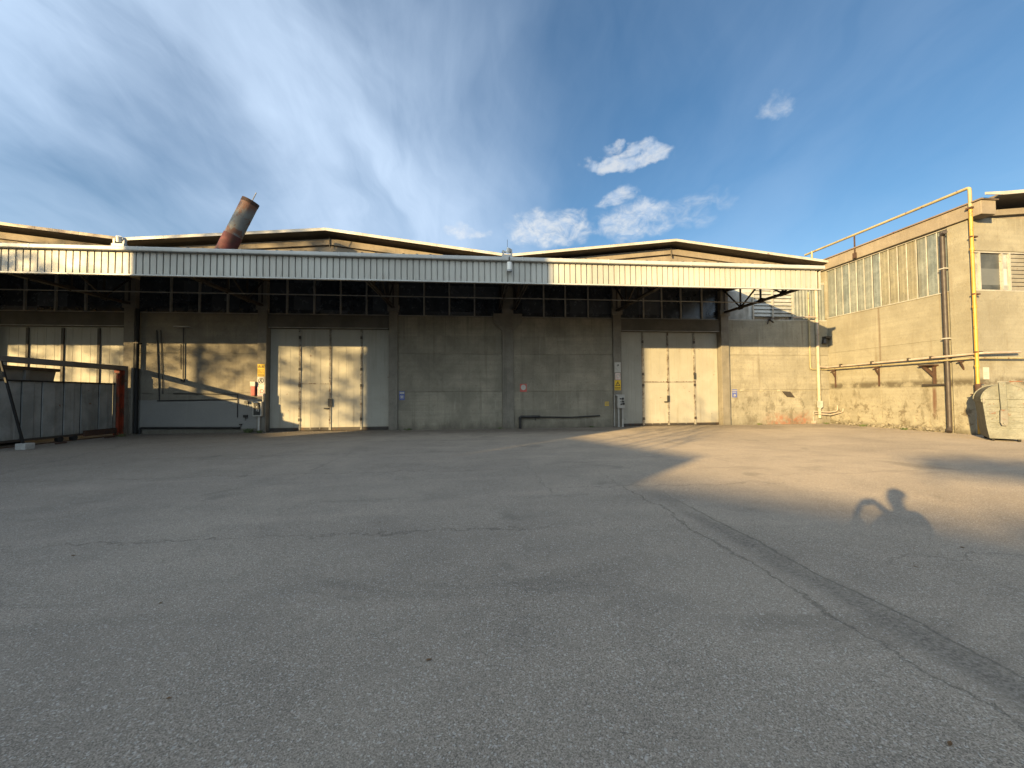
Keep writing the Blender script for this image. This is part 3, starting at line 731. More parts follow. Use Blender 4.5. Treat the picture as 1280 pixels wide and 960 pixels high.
# side clerestory: upright translucent sheets
fr = MB(); fr.box(SX-.03, SX+.12, 13.06, 18.25, 5.402, 5.44); fr.box(SX-.02, SX+.1, 13.06, 18.25, 7.86, 7.918)
cl = fr.build('sheet_window', 'mullion_white', SB)
ys = [13.08]
while ys[-1] < 18.0: ys.append(ys[-1]+.36)
ys[-1] = 18.25
kinds = ['pvc_clear', 'pvc_clear', 'pvc', 'pvc_yellow', 'pvc_yellow', 'pvc_yellow', 'pvc_yellow', 'pvc_clear', 'pvc', 'pvc', 'pvc', 'pvc_clear', 'pvc', 'pvc', 'pvc']
for i in range(len(ys)-1):
    a, b = ys[i]+.012, ys[i+1]-.012
    m = MB(); w3 = (b-a)/3
    tilt = random.uniform(-.012, .012)
    yy = [a, a+w3*.6, a+w3*1.2, a+w3*1.8, a+w3*2.4, b]
    xx = [0, .012, .006, .014, .006, 0]
    vs = [(SX+.05+xx[k]*-1+tilt*(k/5), yy[k], 5.44) for k in range(6)]+[(SX+.05-xx[k]+tilt*(k/5), yy[k], 7.86) for k in range(6)]
    m.add(vs, [(k+1, k, k+6, k+7) for k in range(5)])
    m.build('translucent_sheet', kinds[i % len(kinds)], cl, fixn=False)
    MB().box(SX-.008, SX+.03, ys[i]-.009, ys[i]+.009, 5.44, 7.86).build('glazing_bar', 'greybox' if i % 3 else 'mullion_white', cl)
# front wall with louvre windows
m = MB()
m.box(SX-.0, 34, SY, SY+.25, 0, 5.28); m.box(SX-.0, 34, SY, SY+.25, 6.76, 8.0)
m.build('front_wall', 'concrete_side', SB, bevel=.01)
wf = MB(); wf.box(SX+.062, 34, SY+.03, SY+.2, 5.282, 5.33); wf.box(SX+.062, 34, SY+.03, SY+.2, 6.70, 6.758)
x = SX+.34; panes = [('pale_pane', 'glass_pale', MB().box(SX+.065, SX+.338, SY+.08, SY+.095, 5.33, 6.70))]
while x < 33:
    wf.box(x, x+.05, SY+.02, SY+.15, 5.33, 6.70)
    dl_ = MB().box(x+.05, x+.95, SY+.14, SY+.15, 5.33, 6.70)
    for k in range(12): dl_.bar((x+.06, SY+.10, 5.39+k*.112), (x+.94, SY+.10, 5.39+k*.112), .010, .118, up=(0, -.10, 1))
    panes.append(('dark_louvre', 'glass_louvre', dl_))
    wf.box(x+.95, x+1.0, SY+.02, SY+.15, 5.33, 6.70)
    panes.append(('pale_pane', 'glass_pale', MB().box(x+1.0, x+1.28, SY+.08, SY+.095, 5.33, 6.70)))
    wf.box(x+1.28, x+1.33, SY+.02, SY+.15, 5.33, 6.70)
    lo = MB(); lo.box(x+1.34, x+1.36, SY+.04, SY+.08, 5.34, 6.69); lo.box(x+2.22, x+2.24, SY+.04, SY+.08, 5.34, 6.69)
    for k in range(9):
        z = 5.36+k*.15
        lo.bar((x+1.34, SY+.06, z+.05), (x+2.24, SY+.06, z+.05), .014, .118, up=(0, -.55, 1))
    panes.append(('white_louvre', 'mullion_white', lo))
    panes.append(('dark_pane', 'glass_louvre', MB().box(x+1.33, x+2.25, SY+.13, SY+.145, 5.33, 6.70)))
    x += 2.3
lwn = wf.build('front_window', 'mullion_white', SB)
for nm, mt, mb_ in panes: mb_.build(nm, mt, lwn)
# gable roof of the side building
a, p, c = (SX+.45, 8.62), (26.5, 9.6), (34.5, 8.7)
rf = MB().prism_y([a, p, c, (c[0], c[1]-.1), (p[0], p[1]-.1), (a[0], a[1]-.1)], 11.75, 40).build('roof', 'soffit', SB)
MB().prism_y([(a[0]-.75, a[1]-.045), (a[0], a[1]+.02), p, (p[0], p[1]-.12), (a[0], a[1]-.1), (a[0]-.75, a[1]-.13)], 11.72, 11.748).build('roof_flashing', 'flashing', rf)
MB().prism_y([(SX+.46, 8.20), (26.5, 9.05), (26.5, 8.75), (SX+.46, 8.0)], SY-.12, SY+.2).build('gable_beam', 'gable', SB)
MB().prism_y([(SX+.47, 8.01), (26.5, 8.76), (34, 8.0)], SY+.02, SY+.18).build('gable_wall', 'gable', SB)
MB().box(SX+.3, 34, 30, 30.2, 0, 8.2).build('rear_wall', 'concrete_side', SB)

# ------------------------------------------------------------------ pipes
PX = 18.02
YP = thing('gas_pipe', (PX, 12.24, 0), 'bright yellow gas pipe climbing the corner and running over the roof edge', 'pipe')
up = MB().elbow([(PX, 12.24, .05), (PX, 12.24, 8.25)], .052, .1, 14); [up.tube([(PX, 12.24, z), (PX, 12.24, z+.09)], .066, 14) for z in (2.45, 4.6, 6.7)]; up.build('lower_pipe', 'yellow', YP, smooth=True)
MB().elbow([(PX, 12.24, 8.25), (PX, 12.24, 9.02), (PX, 19.3, 9.10)], .055, .10, 14).build('upper_pipe', 'paleyellow', YP, smooth=True)
MB().box(PX-.09, PX+.09, 12.15, 12.33, 8.22, 8.28).build('pipe_flange', 'rust', YP)
pv = MB().tube([(PX, 12.24, 1.45), (PX, 12.24, 1.85)], .085, 12); pv.tube([(PX-.36, 12.2, 1.47), (PX+.1, 12.2, 1.47)], .022, 8); pv.box(PX+.05, PX+.30, 12.18, 12.22, 1.70, 1.73); pv.box(PX+.05, PX+.26, 12.18, 12.22, 1.86, 1.89)
pv.build('valve', 'rust', YP, smooth=True)
sp = MB().bar((PX, 16.55, 8.0), (PX, 16.55, 9.07), .045); sp.box(PX-.06, PX+.02, 16.48, 16.62, 7.94, 8.2); sp.build('support_post', 'rust', YP)
MB().tube([(PX-.25, 18.62, 6.3), (PX-.25, 18.62, 9.05)], .045, 10).build('end_post', 'paleyellow', YP, smooth=True)
for z in (3.0, 5.1, 7.2): MB().box(PX-.07, PX+.2, 12.19, 12.29, z-.025, z+.025).build('pipe_clamp', 'rust', YP)

LP = thing('thin_gas_pipe', (17.9, 15.5, 2.7), 'thin faded yellow pipe running low along the sunlit wall and up beside the canopy end', 'pipe')
MB().elbow([(30, 12.20, 2.79), (17.98, 12.20, 2.78), (17.98, 18.20, 2.78), (17.10, 18.20, 2.78), (17.10, 18.20, 6.75)], .032, .14, 10).build('pipe', 'paleyellow', LP, smooth=True)
for y in (12.7, 15.78, 17.9):
    b_ = MB(); b_.bar((17.90, y, 2.70), (18.2, y, 2.70), .05); b_.bar((18.0, y, 2.68), (18.17, y, 2.35), .045); b_.bar((18.175, y, 2.72), (18.175, y, 1.85 if y > 13 else 2.3), .05)
    b_.build('pipe_bracket', 'rust', LP)
UP = thing('primer_pipe', (17.95, 15.5, 2.85), 'dull pinkish pipe just above the thin yellow pipe, turning up at the inner corner', 'pipe')
MB().elbow([(19.7, 12.16, 3.0), (18.06, 12.16, 2.95), (17.98, 13.0, 2.93), (17.98, 18.14, 2.88), (17.50, 18.14, 2.90), (17.50, 18.14, 5.46), (16.2, 18.14, 5.42)], .042, .16, 12).build('pipe', 'pinkpipe', UP, smooth=True)
for y in (13.6, 14.4, 15.9, 17.4): MB().box(17.92, 18.04, y-.03, y+.03, 2.86, 2.99).build('pipe_clamp', 'darksteel', UP)
BR = thing('rusty_wall_bracket', (18.05, 13.7, 1.8), 'rusty triangular steel bracket and crossbar under the pipes', 'bracket')
b_ = MB(); b_.prism_y([(0, 0)]*0 or [(17.93, 2.66), (18.19, 2.66), (18.19, 2.60), (17.99, 2.60)], 13.52, 14.05); b_.bar((18.12, 13.98, 2.62), (18.12, 13.62, 2.2), .09)
b_.build('gusset', 'rust', BR)
MB().bar((18.12, 13.62, 2.62), (18.12, 13.62, 1.84), .075).build('post', 'rust', BR)
MB().bar((18.10, 13.1, 1.86), (18.10, 14.02, 1.86), .07).build('crossbar', 'darksteel', BR)

DP = thing('brown_drainpipe', (18.08, 13.12, 0), 'tall dark brown drainpipe on the sunlit side wall near its corner', 'drainpipe')
MB().elbow([(18.05, 13.14, 7.75), (18.05, 13.14, .25), (17.98, 13.10, .10)], .072, .1, 14).tube([(17.92, 12.95, 7.68), (18.05, 13.14, 7.62)], .072, 12).build('pipe', 'downpipe', DP, smooth=True)
for z in (3.6, 6.3): MB().box(17.96, 18.15, 13.05, 13.23, z, z+.04).build('pipe_clamp', 'greybox', DP)
MB().tube([(18.0, 13.12, .16), (17.93, 13.08, .06)], .085, 12).build('shoe', 'downpipe', DP, smooth=True)
WP = thing('cream_downpipe', (17.72, 18.35, 0), 'cream downpipe in the inner corner beside the red stained wall', 'drainpipe')
MB().tube([(17.52, 18.18, .30), (17.52, 18.18, 7.8)], .075, 14).build('pipe', 'creampipe', WP, smooth=True)
MB().prism_y([(17.32, 1.17), (17.62, 1.17), (17.62, .86), (17.50, .78), (17.46, .66), (17.40, .80), (17.32, .84)], 18.08, 18.095).build('plate', 'greybox', WP)
tag(MB().elbow([(17.18, 18.2, .05), (17.18, 18.2, .62), (17.90, 18.0, .60), (18.13, 17.8, .66), (18.13, 17.8, .95)], .022, .1, 8).elbow([(17.22, 18.15, .52), (17.9, 17.9, .48), (18.12, 17.5, .62), (18.13, 17.5, .80)], .022, .1, 8).box(17.12, 17.26, 18.12, 18.26, .02, .16).build('bent_conduit', 'pinkpipe', smooth=True),
    'two thin bent conduits rising from the ground at the inner corner', 'conduit')
tag(MB().box(12.75, 17.6, 18.245, 18.268, 1.71, 1.735).box(13.28, 13.46, 18.225, 18.267, 1.68, 1.76).box(14.35, 14.5, 18.225, 18.267, 1.66, 1.75).box(15.3, 15.42, 18.225, 18.267, 1.66, 1.75).build('wall_conduit', 'creampipe'),
    'slim pale conduit with small boxes across the red stained bay', 'conduit')
tag(MB().add([(15.55, 18.24, 1.67), (15.95, 18.2, 1.65), (16.2, 18.2, 1.36), (15.82, 18.24, 1.38), (15.55, 18.268, 1.67), (15.95, 18.268, 1.65), (16.2, 18.268, 1.36), (15.82, 18.268, 1.38)],
    [(0, 3, 2, 1), (4, 5, 6, 7), (0, 1, 5, 4), (1, 2, 6, 5), (2, 3, 7, 6), (3, 0, 4, 7)]).build('vent_plate', 'darksteel'),
    'small dark slanted plate on the wall above the red stain', 'vent')
# wall lamp in the canopy's shadow on the side wall
WL = thing('wall_lamp', (18.0, 18.2, 4.2), 'small dark wall lamp on the side wall in the canopy shadow', 'lamp')
MB().box(17.88, 18.19, 18.05, 18.35, 4.36, 4.46).build('bracket', 'darkbox', WL)
MB().tube([(17.95, 18.2, 4.36), (17.95, 18.2, 4.25), (17.95, 18.2, 4.1)], .10, 14, r2=.15).build('shade', 'darkbox', WL, smooth=True)

# left bay plumbing
LD = thing('dark_downpipe', (-14.45, 18.05, 0), 'dark downpipe beside the sunlit pillar next to the sliding gate', 'drainpipe')
MB().tube([(-14.42, 18.13, .05), (-14.42, 18.13, 5.4)], .075, 12).build('pipe', 'mat_black', LD, smooth=True)
MB().box(-14.52, -14.32, 18.04, 18.26, 3.9, 3.94).build('pipe_clamp', 'darksteel', LD)
CP = thing('black_conduits', (-12.3, 18.25, .1), 'black conduits framing the lower wall of the bay left of the signs', 'conduit')
for pts, r in (([(-13.74, 18.24, 4.5), (-13.57, 18.24, 1.42)], .022), ([(-13.58, 18.24, 4.5), (-13.44, 18.24, 1.72)], .016), ([(-13.02, 18.24, 1.735), (-10.39, 18.24, 1.68), (-10.39, 18.24, .67)], .018),
               ([(-13.66, 18.24, 1.43), (-10.45, 18.24, 1.46)], .026)):
    MB().tube(pts, r, 8).build('conduit', 'blackpipe', CP, smooth=True)
tag(MB().elbow([(-14.28, 18.18, .0), (-14.28, 18.18, .27), (-10.26, 18.18, .22)], .045, .08, 10).build('floor_pipe', 'blackpipe', smooth=True), 'thick black pipe along the foot of the shaded left bay', 'pipe')
LB = thing('lamp_on_rod', (-12.64, 18.2, 2.3), 'thin dark rod hanging from a flat plate on the mottled left bay', 'fitting')
MB().tube([(-12.64, 18.22, 4.62), (-12.62, 18.22, 2.36)], .022, 8).build('rod', 'blackpipe', LB, smooth=True)
MB().tube([(-12.77, 18.24, 3.9), (-12.76, 18.24, 2.8)], .011, 8).build('thin_rod', 'blackpipe', LB, smooth=True)
MB().box(-12.9, -12.3, 18.0, 18.26, 4.62, 4.66).build('plate', 'greybox', LB)
MB().box(-12.68, -12.57, 18.16, 18.26, 2.26, 2.38).build('end_box', 'darkbox', LB)
for nm, (x, z), lab in (('junction_box', (-10.0, 1.33), 'upper black box on the wall just left of the signed pillar'), ('junction_box', (-10.04, .72), 'middle black box on the wall just left of the signed pillar'),
                        ('junction_box', (-10.24, .36), 'lowest and smallest black box on the wall left of the signed pillar')):
    s = .075 if z > .5 else .04
    tag(MB().box(x-s, x+s, 18.17, 18.268, z-s*.75, z+s*.75).tube([(x, 18.22, z-s*.7), (x, 18.22, z-.2)], .010, 6).build(nm, 'darkbox'), lab, 'box', 'black boxes on the left bay')
HP = thing('black_hose_pipe', (4, 18.15, 0), 'thick black pipe rising and running along the foot of the shaded middle bay', 'pipe')
MB().elbow([(2.15, 18.14, .0), (2.15, 18.14, .55), (3.1, 18.14, .54)], .062, .08, 12).build('thick_pipe', 'blackpipe', HP, smooth=True)
MB().tube([(3.1, 18.17, .53), (4.6, 18.17, .49), (6.02, 18.17, .56)], .03, 8).tube([(2.88, 18.17, .52), (2.88, 18.17, .36)], .018, 6).build('thin_pipe', 'blackpipe', HP, smooth=True)

# ------------------------------------------------------------------ signs and boxes
def tri(m, cx, cz, s, y):
    """outlined warning triangle"""
    o = [(cx-s, cz-s*.8), (cx+s, cz-s*.8), (cx, cz+s)]; k = .62
    ctr = (cx, cz-s*.2)
    i_ = [(ctr[0]+(x-ctr[0])*k, ctr[1]+(z-ctr[1])*k) for x, z in o]
    for a in range(3):
        b = (a+1) % 3; m.prism_y([o[a], o[b], i_[b], i_[a]], y-.002, y)
    m.prism_y([(cx-.15*s, cz+.25*s), (cx+.12*s, cz+.25*s), (cx-.02*s, cz-.1*s), (cx+.16*s, cz-.1*s), (cx-.1*s, cz-.55*s), (cx, cz-.2*s), (cx-.18*s, cz-.2*s)], y-.002, y)
def ring(m, cx, cz, r, y, w=.25, n=20):
    for k in range(n):
        a, b = 2*math.pi*k/n, 2*math.pi*(k+1)/n
        m.prism_y([(cx+r*math.cos(a), cz+r*math.sin(a)), (cx+r*math.cos(b), cz+r*math.sin(b)), (cx+r*(1-w)*math.cos(b), cz+r*(1-w)*math.sin(b)), (cx+r*(1-w)*math.cos(a), cz+r*(1-w)*math.sin(a))], y-.002, y)
def lines(m, x0, x1, z0, z1, n, y, h=.35):
    for k in range(n):
        z = z1-(k+.5)*(z1-z0)/n; t_ = (z1-z0)/n*h/2
        xx = x0
        while xx < x1-.01:
            w = random.uniform(.02, .06); m.prism_y([(xx, z-t_), (min(x1, xx+w), z-t_), (min(x1, xx+w), z+t_), (xx, z+t_)], y-.002, y); xx += w+.012
def sign(x0, x1, z0, z1, y, mat, label, marks=None, mmat='sticker_black', thick=.008):
    s = thing('wall_sign', ((x0+x1)/2, y, z0), label, 'sign')
    MB().box(x0, x1, y-thick, y, z0, z1).build('sign_plate', mat, s)
    if marks:
        m = MB(); marks(m, y-thick-.001); m.build('sign_marking', mmat, s)
    return s
SY1 = PF-.004
sign(-9.53, -9.23, 2.47, 3.02, SY1, 'sticker_yellow', 'yellow warning sign with two black triangles, topmost on the left signed pillar',
     lambda m, y: (tri(m, -9.45, 2.91, .065, y), tri(m, -9.31, 2.91, .065, y), lines(m, -9.51, -9.25, 2.63, 2.80, 3, y), lines(m, -9.51, -9.25, 2.49, 2.60, 2, y, .5)))
sign(-9.53, -9.23, 2.11, 2.455, SY1, 'sticker_white', 'white sign with a black circle below the yellow warning sign',
     lambda m, y: (ring(m, -9.38, 2.28, .12, y, .22), m.prism_y([(-9.40, 2.36), (-9.35, 2.36), (-9.36, 2.29), (-9.32, 2.20), (-9.36, 2.20), (-9.39, 2.27), (-9.43, 2.2), (-9.45, 2.22)], y-.002, y)))
sign(-9.53, -9.23, 1.59, 2.10, SY1, 'sticker_pink', 'faded pink and white sign below the round symbol sign on the left pillar',
     lambda m, y: ring(m, -9.34, 1.82, .09, y, .3), 'sticker_red')
SY4 = PF-.004
sign(6.77, 7.08, 2.63, 3.12, SY4, 'sticker_white', 'plain white notice, topmost on the pillar beside the sunlit door',
     lambda m, y: (m.prism_y([(6.88, 2.96), (6.98, 2.99), (6.99, 2.96), (6.89, 2.93)], y-.002, y), m.prism_y([(6.92, 3.03), (6.97, 3.03), (6.97, 2.99), (6.92, 2.99)], y-.002, y), lines(m, 6.90, 6.97, 2.88, 2.91, 1, y)))
sign(6.80, 7.06, 2.28, 2.60, SY4, 'sticker_pink', 'faded pink sticker between the white notice and the yellow triangle sign',
     lambda m, y: ring(m, 6.93, 2.45, .10, y, .35), 'sticker_white')
sign(6.76, 7.07, 1.77, 2.26, SY4, 'sticker_yellow', 'yellow sign with one large black triangle on the pillar beside the sunlit door',
     lambda m, y: (tri(m, 6.915, 2.08, .125, y), lines(m, 6.79, 7.04, 1.80, 1.93, 2, y, .5)))
sign(2.17, 2.49, 1.72, 2.10, IY-.004, 'sticker_red', 'faded red square sign with a white disc right of the double pillar',
     lambda m, y: (m.prism_y([(2.33+.12*math.cos(a*.3142), 1.93+.13*math.sin(a*.3142)) for a in range(20)], y-.002, y)), 'sticker_white')
def star(m, cx, cz, r, y):
    for k in range(4):
        a = k*math.pi/4; c_, s_ = math.cos(a), math.sin(a)
        m.prism_y([(cx-r*c_+.012*s_, cz-r*s_-.012*c_), (cx+r*c_+.012*s_, cz+r*s_-.012*c_), (cx+r*c_-.012*s_, cz+r*s_+.012*c_), (cx-r*c_-.012*s_, cz-r*s_+.012*c_)], y-.002, y)
sign(-3.42, -3.18, 1.38, 1.78, IY-.004, 'sticker_blue', 'small blue sign with a white star on the shaded bay right of the mottled door',
     lambda m, y: (star(m, -3.30, 1.52, .10, y), m.prism_y([(-3.40, 1.66), (-3.20, 1.66), (-3.20, 1.75), (-3.40, 1.75)], y-.002, y)), 'sticker_white')
sign(12.86, 13.12, 1.38, 1.78, IY-.004, 'sticker_blue', 'small blue sign on the sunlit bay right of the sunlit door',
     lambda m, y: (lines(m, 12.88, 13.08, 1.60, 1.74, 2, y), star(m, 12.99, 1.48, .06, y)), 'sticker_white')
sign(6.30, 6.50, 1.02, 1.22, IY-.004, 'sticker_yellow', 'small torn yellow sticker low on the shaded bay left of the switch panel',
     lambda m, y: lines(m, 6.32, 6.49, 1.04, 1.20, 3, y, .7), 'concrete')
sign(18.46, 18.70, 2.02, 2.46, SY-.004, 'sticker_white', 'small white notice beside the bright yellow gas pipe',
     lambda m, y: lines(m, 18.49, 18.67, 2.1, 2.3, 3, y), 'greybox')
# switch boxes on posts
S1 = thing('switch_box', (-9.46, 18.0, 0), 'dark fronted switch box with a white frame on a post below the left signs', 'switch box')
MB().box(-9.62, -9.26, 17.98, 18.15, .72, 1.36).build('housing', 'sticker_white', S1, bevel=.012)
MB().box(-9.585, -9.30, 17.972, 17.985, .77, 1.31).build('door', 'darkbox', S1)
mk = MB(); mk.box(-9.47, -9.43, 17.955, 17.971, .95, 1.05); mk.box(-9.40, -9.35, 17.955, 17.971, .92, 1.02); mk.box(-9.45, -9.41, 17.955, 17.971, 1.1, 1.16); mk.build('switch', 'greybox', S1)
MB().box(-9.44, -9.36, 18.05, 18.11, 0, .72).build('post', 'greybox', S1)
MB().box(-9.27, -9.24, 18.08, 18.14, 1.36, 1.72).build('cable_duct', 'sticker_white', S1)
S4 = thing('control_box', (7.0, 18.0, 0), 'grey control panel with dark switches on two legs below the right signs', 'switch box')
MB().box(6.83, 7.18, 17.98, 18.15, .91, 1.49).build('housing', 'greybox', S4, bevel=.012)
mk = MB()
for (x, z, r) in ((7.08, 1.36, .055), (7.11, 1.12, .055), (6.97, 1.36, .03), (7.0, 1.1, .04), (6.98, 1.22, .02)): mk.tube([(x, 17.98, z), (x, 17.93, z)], r, 12)
mk.box(7.04, 7.15, 17.955, 17.979, 1.19, 1.27); mk.build('switch', 'darkbox', S4)
for x in (6.90, 7.10): MB().box(x-.03, x+.03, 18.04, 18.12, 0, .91).build('leg', 'greybox', S4)
MB().box(6.78, 7.20, 18.0, 18.16, 1.50, 1.56).build('rain_hood', 'greybox', S4)
MB().tube([(6.72, 18.12, 1.55), (6.70, 18.12, .05)], .02, 8).build('cable_duct', 'greybox', S4, smooth=True)
RB = thing('red_call_box', (-9.7, 18.2, 1.7), 'small reddish box with a white cap on the wall left of the signed pillar', 'box')
MB().box(-9.76, -9.60, 18.08, 18.265, 1.62, 2.03).build('body', 'sticker_red', RB, bevel=.01)
MB().box(-9.79, -9.58, 18.06, 18.266, 2.03, 2.24).build('cap', 'sticker_white', RB, bevel=.01)
# floodlights and cable boxes on the canopy edge
for x, lab, lamp in ((1.2, 'white floodlight and bracket at the canopy edge below the central roof valley', True), (-11.05, 'grey cable bracket on the canopy edge near the tilted chimney, left of it', False)):
    FL = thing('canopy_floodlight', (x, FY-.1, 5.8), lab, 'floodlight')
    MB().box(x-.22, x+.14, FY-.10, FY+.05, 6.318, 6.40).box(x-.20, x-.15, FY-.07, FY+.02, 6.40, 6.56).box(x+.08, x+.13, FY-.07, FY+.02, 6.40, 6.60).box(x-.22, x+.14, FY-.05, FY+.03, 6.50, 6.54).build('bracket', 'gutter', FL)
    MB().tube([(x-.03, FY-.05, 6.47), (x+.02, FY-.12, 6.62)], .07, 12).build('lamp_head', 'lampwhite', FL, smooth=True)
    if lamp:
        MB().tube([(x+.02, FY-.17, 6.3), (x+.02, FY-.19, 6.12), (x+.02, FY-.16, 6.08)], .018, 8).build('arm', 'darkbox', FL, smooth=True)
        MB().tube([(x+.02, FY-.17, 6.10), (x+.02, FY-.17, 5.90), (x+.02, FY-.17, 5.84)], .085, 14).build('lamp_body', 'lampwhite', FL, smooth=True)
        MB().tube([(x+.02, FY-.17, 5.838), (x+.02, FY-.17, 5.78)], .092, 14).build('lamp_lens', 'lampglass', FL, smooth=True)
        MB().tube([(x-.03, FY-.02, 6.6), (x-.03, FY-.02, 6.95)], .006, 6).build('aerial', 'darksteel', FL)

# tilted chimney standing on the canopy roof
CH = thing('tilted_chimney', (-9.9, 16, 6.65), 'rusty metal chimney leaning to the right above the canopy, red at its foot', 'chimney')
b0, b1 = Vector((-9.92, 16, 6.66)), Vector((-8.72, 16, 9.28))
ax = (b1-b0)
def on(f): return b0+ax*f
def chim_rust(t, col, p, xyz):
    x, y, z = xyz
    n = t.noise(p, 2.1, 7, .7)
    up_ = t.sm(t.m('ADD', z, t.m('MULTIPLY', n, .7)), 8.95, 9.35)
    n2 = t.sm(t.noise(t.vm('ADD', p, (3, 1, 8)), 1.9, 7, .7, .3), .50, .57)
    return t.mix(t.m('MAXIMUM', t.m('MULTIPLY', up_, .8), t.m('MULTIPLY', n2, .85)), col, (.13, .05, .025))
M['chimney_pale'] = surf('chimney_pale_paint', k=.5, c1=(.36, .36, .33), c2=(.27, .26, .235), scale=2.0, rough=.6, rust=.12, fine=.08, bump=.2, extra=chim_rust)
M['chimney_red'] = surf('chimney_red_paint', (.13, .035, .03), (.08, .028, .024), 3.0, .7, rust=.3, rust_col=(.1, .05, .03), fine=.1, bump=.25)
MB().tube([on(0), on(.47)], .32, 28).build('base_band', 'chimney_red', CH, smooth=True)
MB().tube([on(.468), on(.99)], .30, 28).tube([on(.70), on(.715)], .306, 28).build('stack', 'chimney_pale', CH, smooth=True)
tb = MB().tube([on(.95), on(1.0)], .308, 28); tb.build('top_rim', 'rust', CH, smooth=True)
MB().tube([on(.95)+Vector((.12, -.1, 0)), on(1.09)+Vector((.14, -.1, .06))], .018, 8).build('rod', 'mullion', CH, smooth=True)

# ------------------------------------------------------------------ sliding gate at the left
GX = -14.75
GT = thing('sliding_gate', (GX, 15.6, 0), 'grey sheet metal yard gate under a steel portal with a red end post', 'gate')
m = MB(); y = 12.2; k = 0
while y < 17.45:
    w = (.42, .30, .36, .24)[k % 4]
    off = (.0, .03, .008, .04)[(k*3) % 4]
    m.box(GX-.02-off, GX+.02-off, y, min(17.5, y+w-.03), .24, 2.12); y += w; k += 1
gb = MB().box(GX-.075, GX-.065, 12.2, 17.5, .24, 2.12); gp = m.build('gate_panel', 'gatesheet', GT); gb.build('panel_backing', 'mat_black', GT)
MB().box(GX-.05, GX+.05, 12.2, 17.5, 2.12, 2.17).build('top_rail', 'mat_black', GT)
MB().box(GX-.05, GX+.05, 12.2, 17.5, .16, .24).build('bottom_rail', 'darksteel', GT)
MB().box(GX+.055, GX+.13, 16.2, 17.5, .12, .34).build('kick_plate', 'rust', GT)
MB().box(GX-.11, GX+.11, 13.2, 18.0, 2.72, 2.91).build('portal_beam', 'gateframe', GT, bevel=.012)
MB().box(GX-.11, GX+.11, 17.86, 18.0, 0, 2.72).build('end_post', 'gateframe', GT)
rp = MB(); rp.box(GX-.10, GX+.10, 17.60, 17.64, .02, 2.72); rp.box(GX-.10, GX+.10, 17.82, 17.855, .02, 2.72); rp.box(GX-.02, GX+.02, 17.64, 17.82, .02, 2.72); rp.build('red_post', 'redpaint', GT)
MB().box(GX-.05, GX+.05, 17.505, 17.54, .2, 2.6).build('guide_post', 'gateframe', GT)
for yy in (15.4, 15.9): MB().tube([(GX-.05, yy, .10), (GX+.07, yy, .10)], .10, 16).build('wheel', 'rubber', GT, smooth=True)
MB().box(GX-.03, GX+.03, 12.2, 17.9, .003, .03).build('floor_rail', 'rust', GT)
BS = thing('steel_brace', (-14.0, 13.5, 0), 'leaning dark steel brace footed in a pale cement block before the gate', 'brace')
MB().bar((-14.45, 13.35, 2.72), (-13.75, 13.35, .14), .05).build('pole', 'mat_black', BS)
MB().box(-13.86, -13.58, 13.22, 13.50, 0, .19).build('foot_block', 'blockstone', BS, bevel=.015)
SK = thing('skip_container', (-16.6, 14.8, 0), 'dark grey skip with a slanted end standing behind the gate', 'skip')
MB().prism_x([(12.2, .15), (15.6, .15), (15.98, 2.05), (16.10, 2.62), (12.2, 2.66)], -17.4, -15.55).build('body', 'skip', SK, bevel=.02)
MB().prism_x([(12.2, 2.55), (16.14, 2.55), (16.16, 2.66), (12.2, 2.70)], -15.548, -15.47).build('rim', 'darksteel', SK)
for yy in (13.6, 14.9): MB().prism_x([(yy, .2), (yy+.12, .2), (yy+.25, 2.54), (yy+.13, 2.54)], -15.548, -15.47).build('rib', 'skip', SK)
for yy in (13.2, 15.2): MB().tube([(-17.2, yy, .12), (-15.8, yy, .12)], .12, 12).build('roller', 'rubber', SK, smooth=True)
random.seed(12)
lit = [(-14.25, 16.9, .34, 'bent dark strip of scrap lying at the gate foot by the red post'), (-14.1, 14.9, .28, 'small dark scrap bar lying at the gate foot near the cement block')]
for i, (x, y, l, lab) in enumerate(lit):
    tag(MB().bar((x, y-l, .03), (x+.05, y, .04), .05, .05).bar((x+.05, y, .04), (x-.12, y+l*.7, .05), .05, .05).build('scrap_bar', 'rust'), lab, 'scrap', 'scrap at the gate foot')

# ------------------------------------------------------------------ the dumpster at the right
DB = thing('waste_bin', (16.9, 11.0, 0), 'round lidded galvanised waste bin by the yellow pipe, cut by the picture edge', 'waste bin')
tx = Vector((.66, -.751, 0)); ny = Vector((.751, .66, 0)); org = Vector((16.34, 10.9, 0))+tx*.37
BM = Matrix(((tx.x, ny.x, 0, org.x), (tx.y, ny.y, 0, org.y), (0, 0, 1, 0), (0, 0, 0, 1)))
L = 1.36
m = MB()
sec = [(-.34, .08), (.34, .08), (.39, .42), (.455, 1.22), (.485, 1.24), (.485, 1.32), (-.485, 1.32), (-.485, 1.24), (-.455, 1.22), (-.39, .42)]
m.prism_y(sec, 0, L)
for z in (.45, .62, .79, .96, 1.1):
    hw = .335+(z-.1)*.105; m.box(-hw+.05, hw-.05, -.012, 0, z-.028, z+.028)
m.xf(BM); m.build('body', 'bin', DB, bevel=.012)
m = MB(); n = 18
arc = [(.475*math.cos(math.pi*k/n), 1.325+.46*math.sin(math.pi*k/n)) for k in range(n+1)]
m.prism_y(arc, -.015, L+.015)
arc2 = [(.50*math.cos(math.pi*k/n), 1.325+.485*math.sin(math.pi*k/n)) for k in range(n+1)]
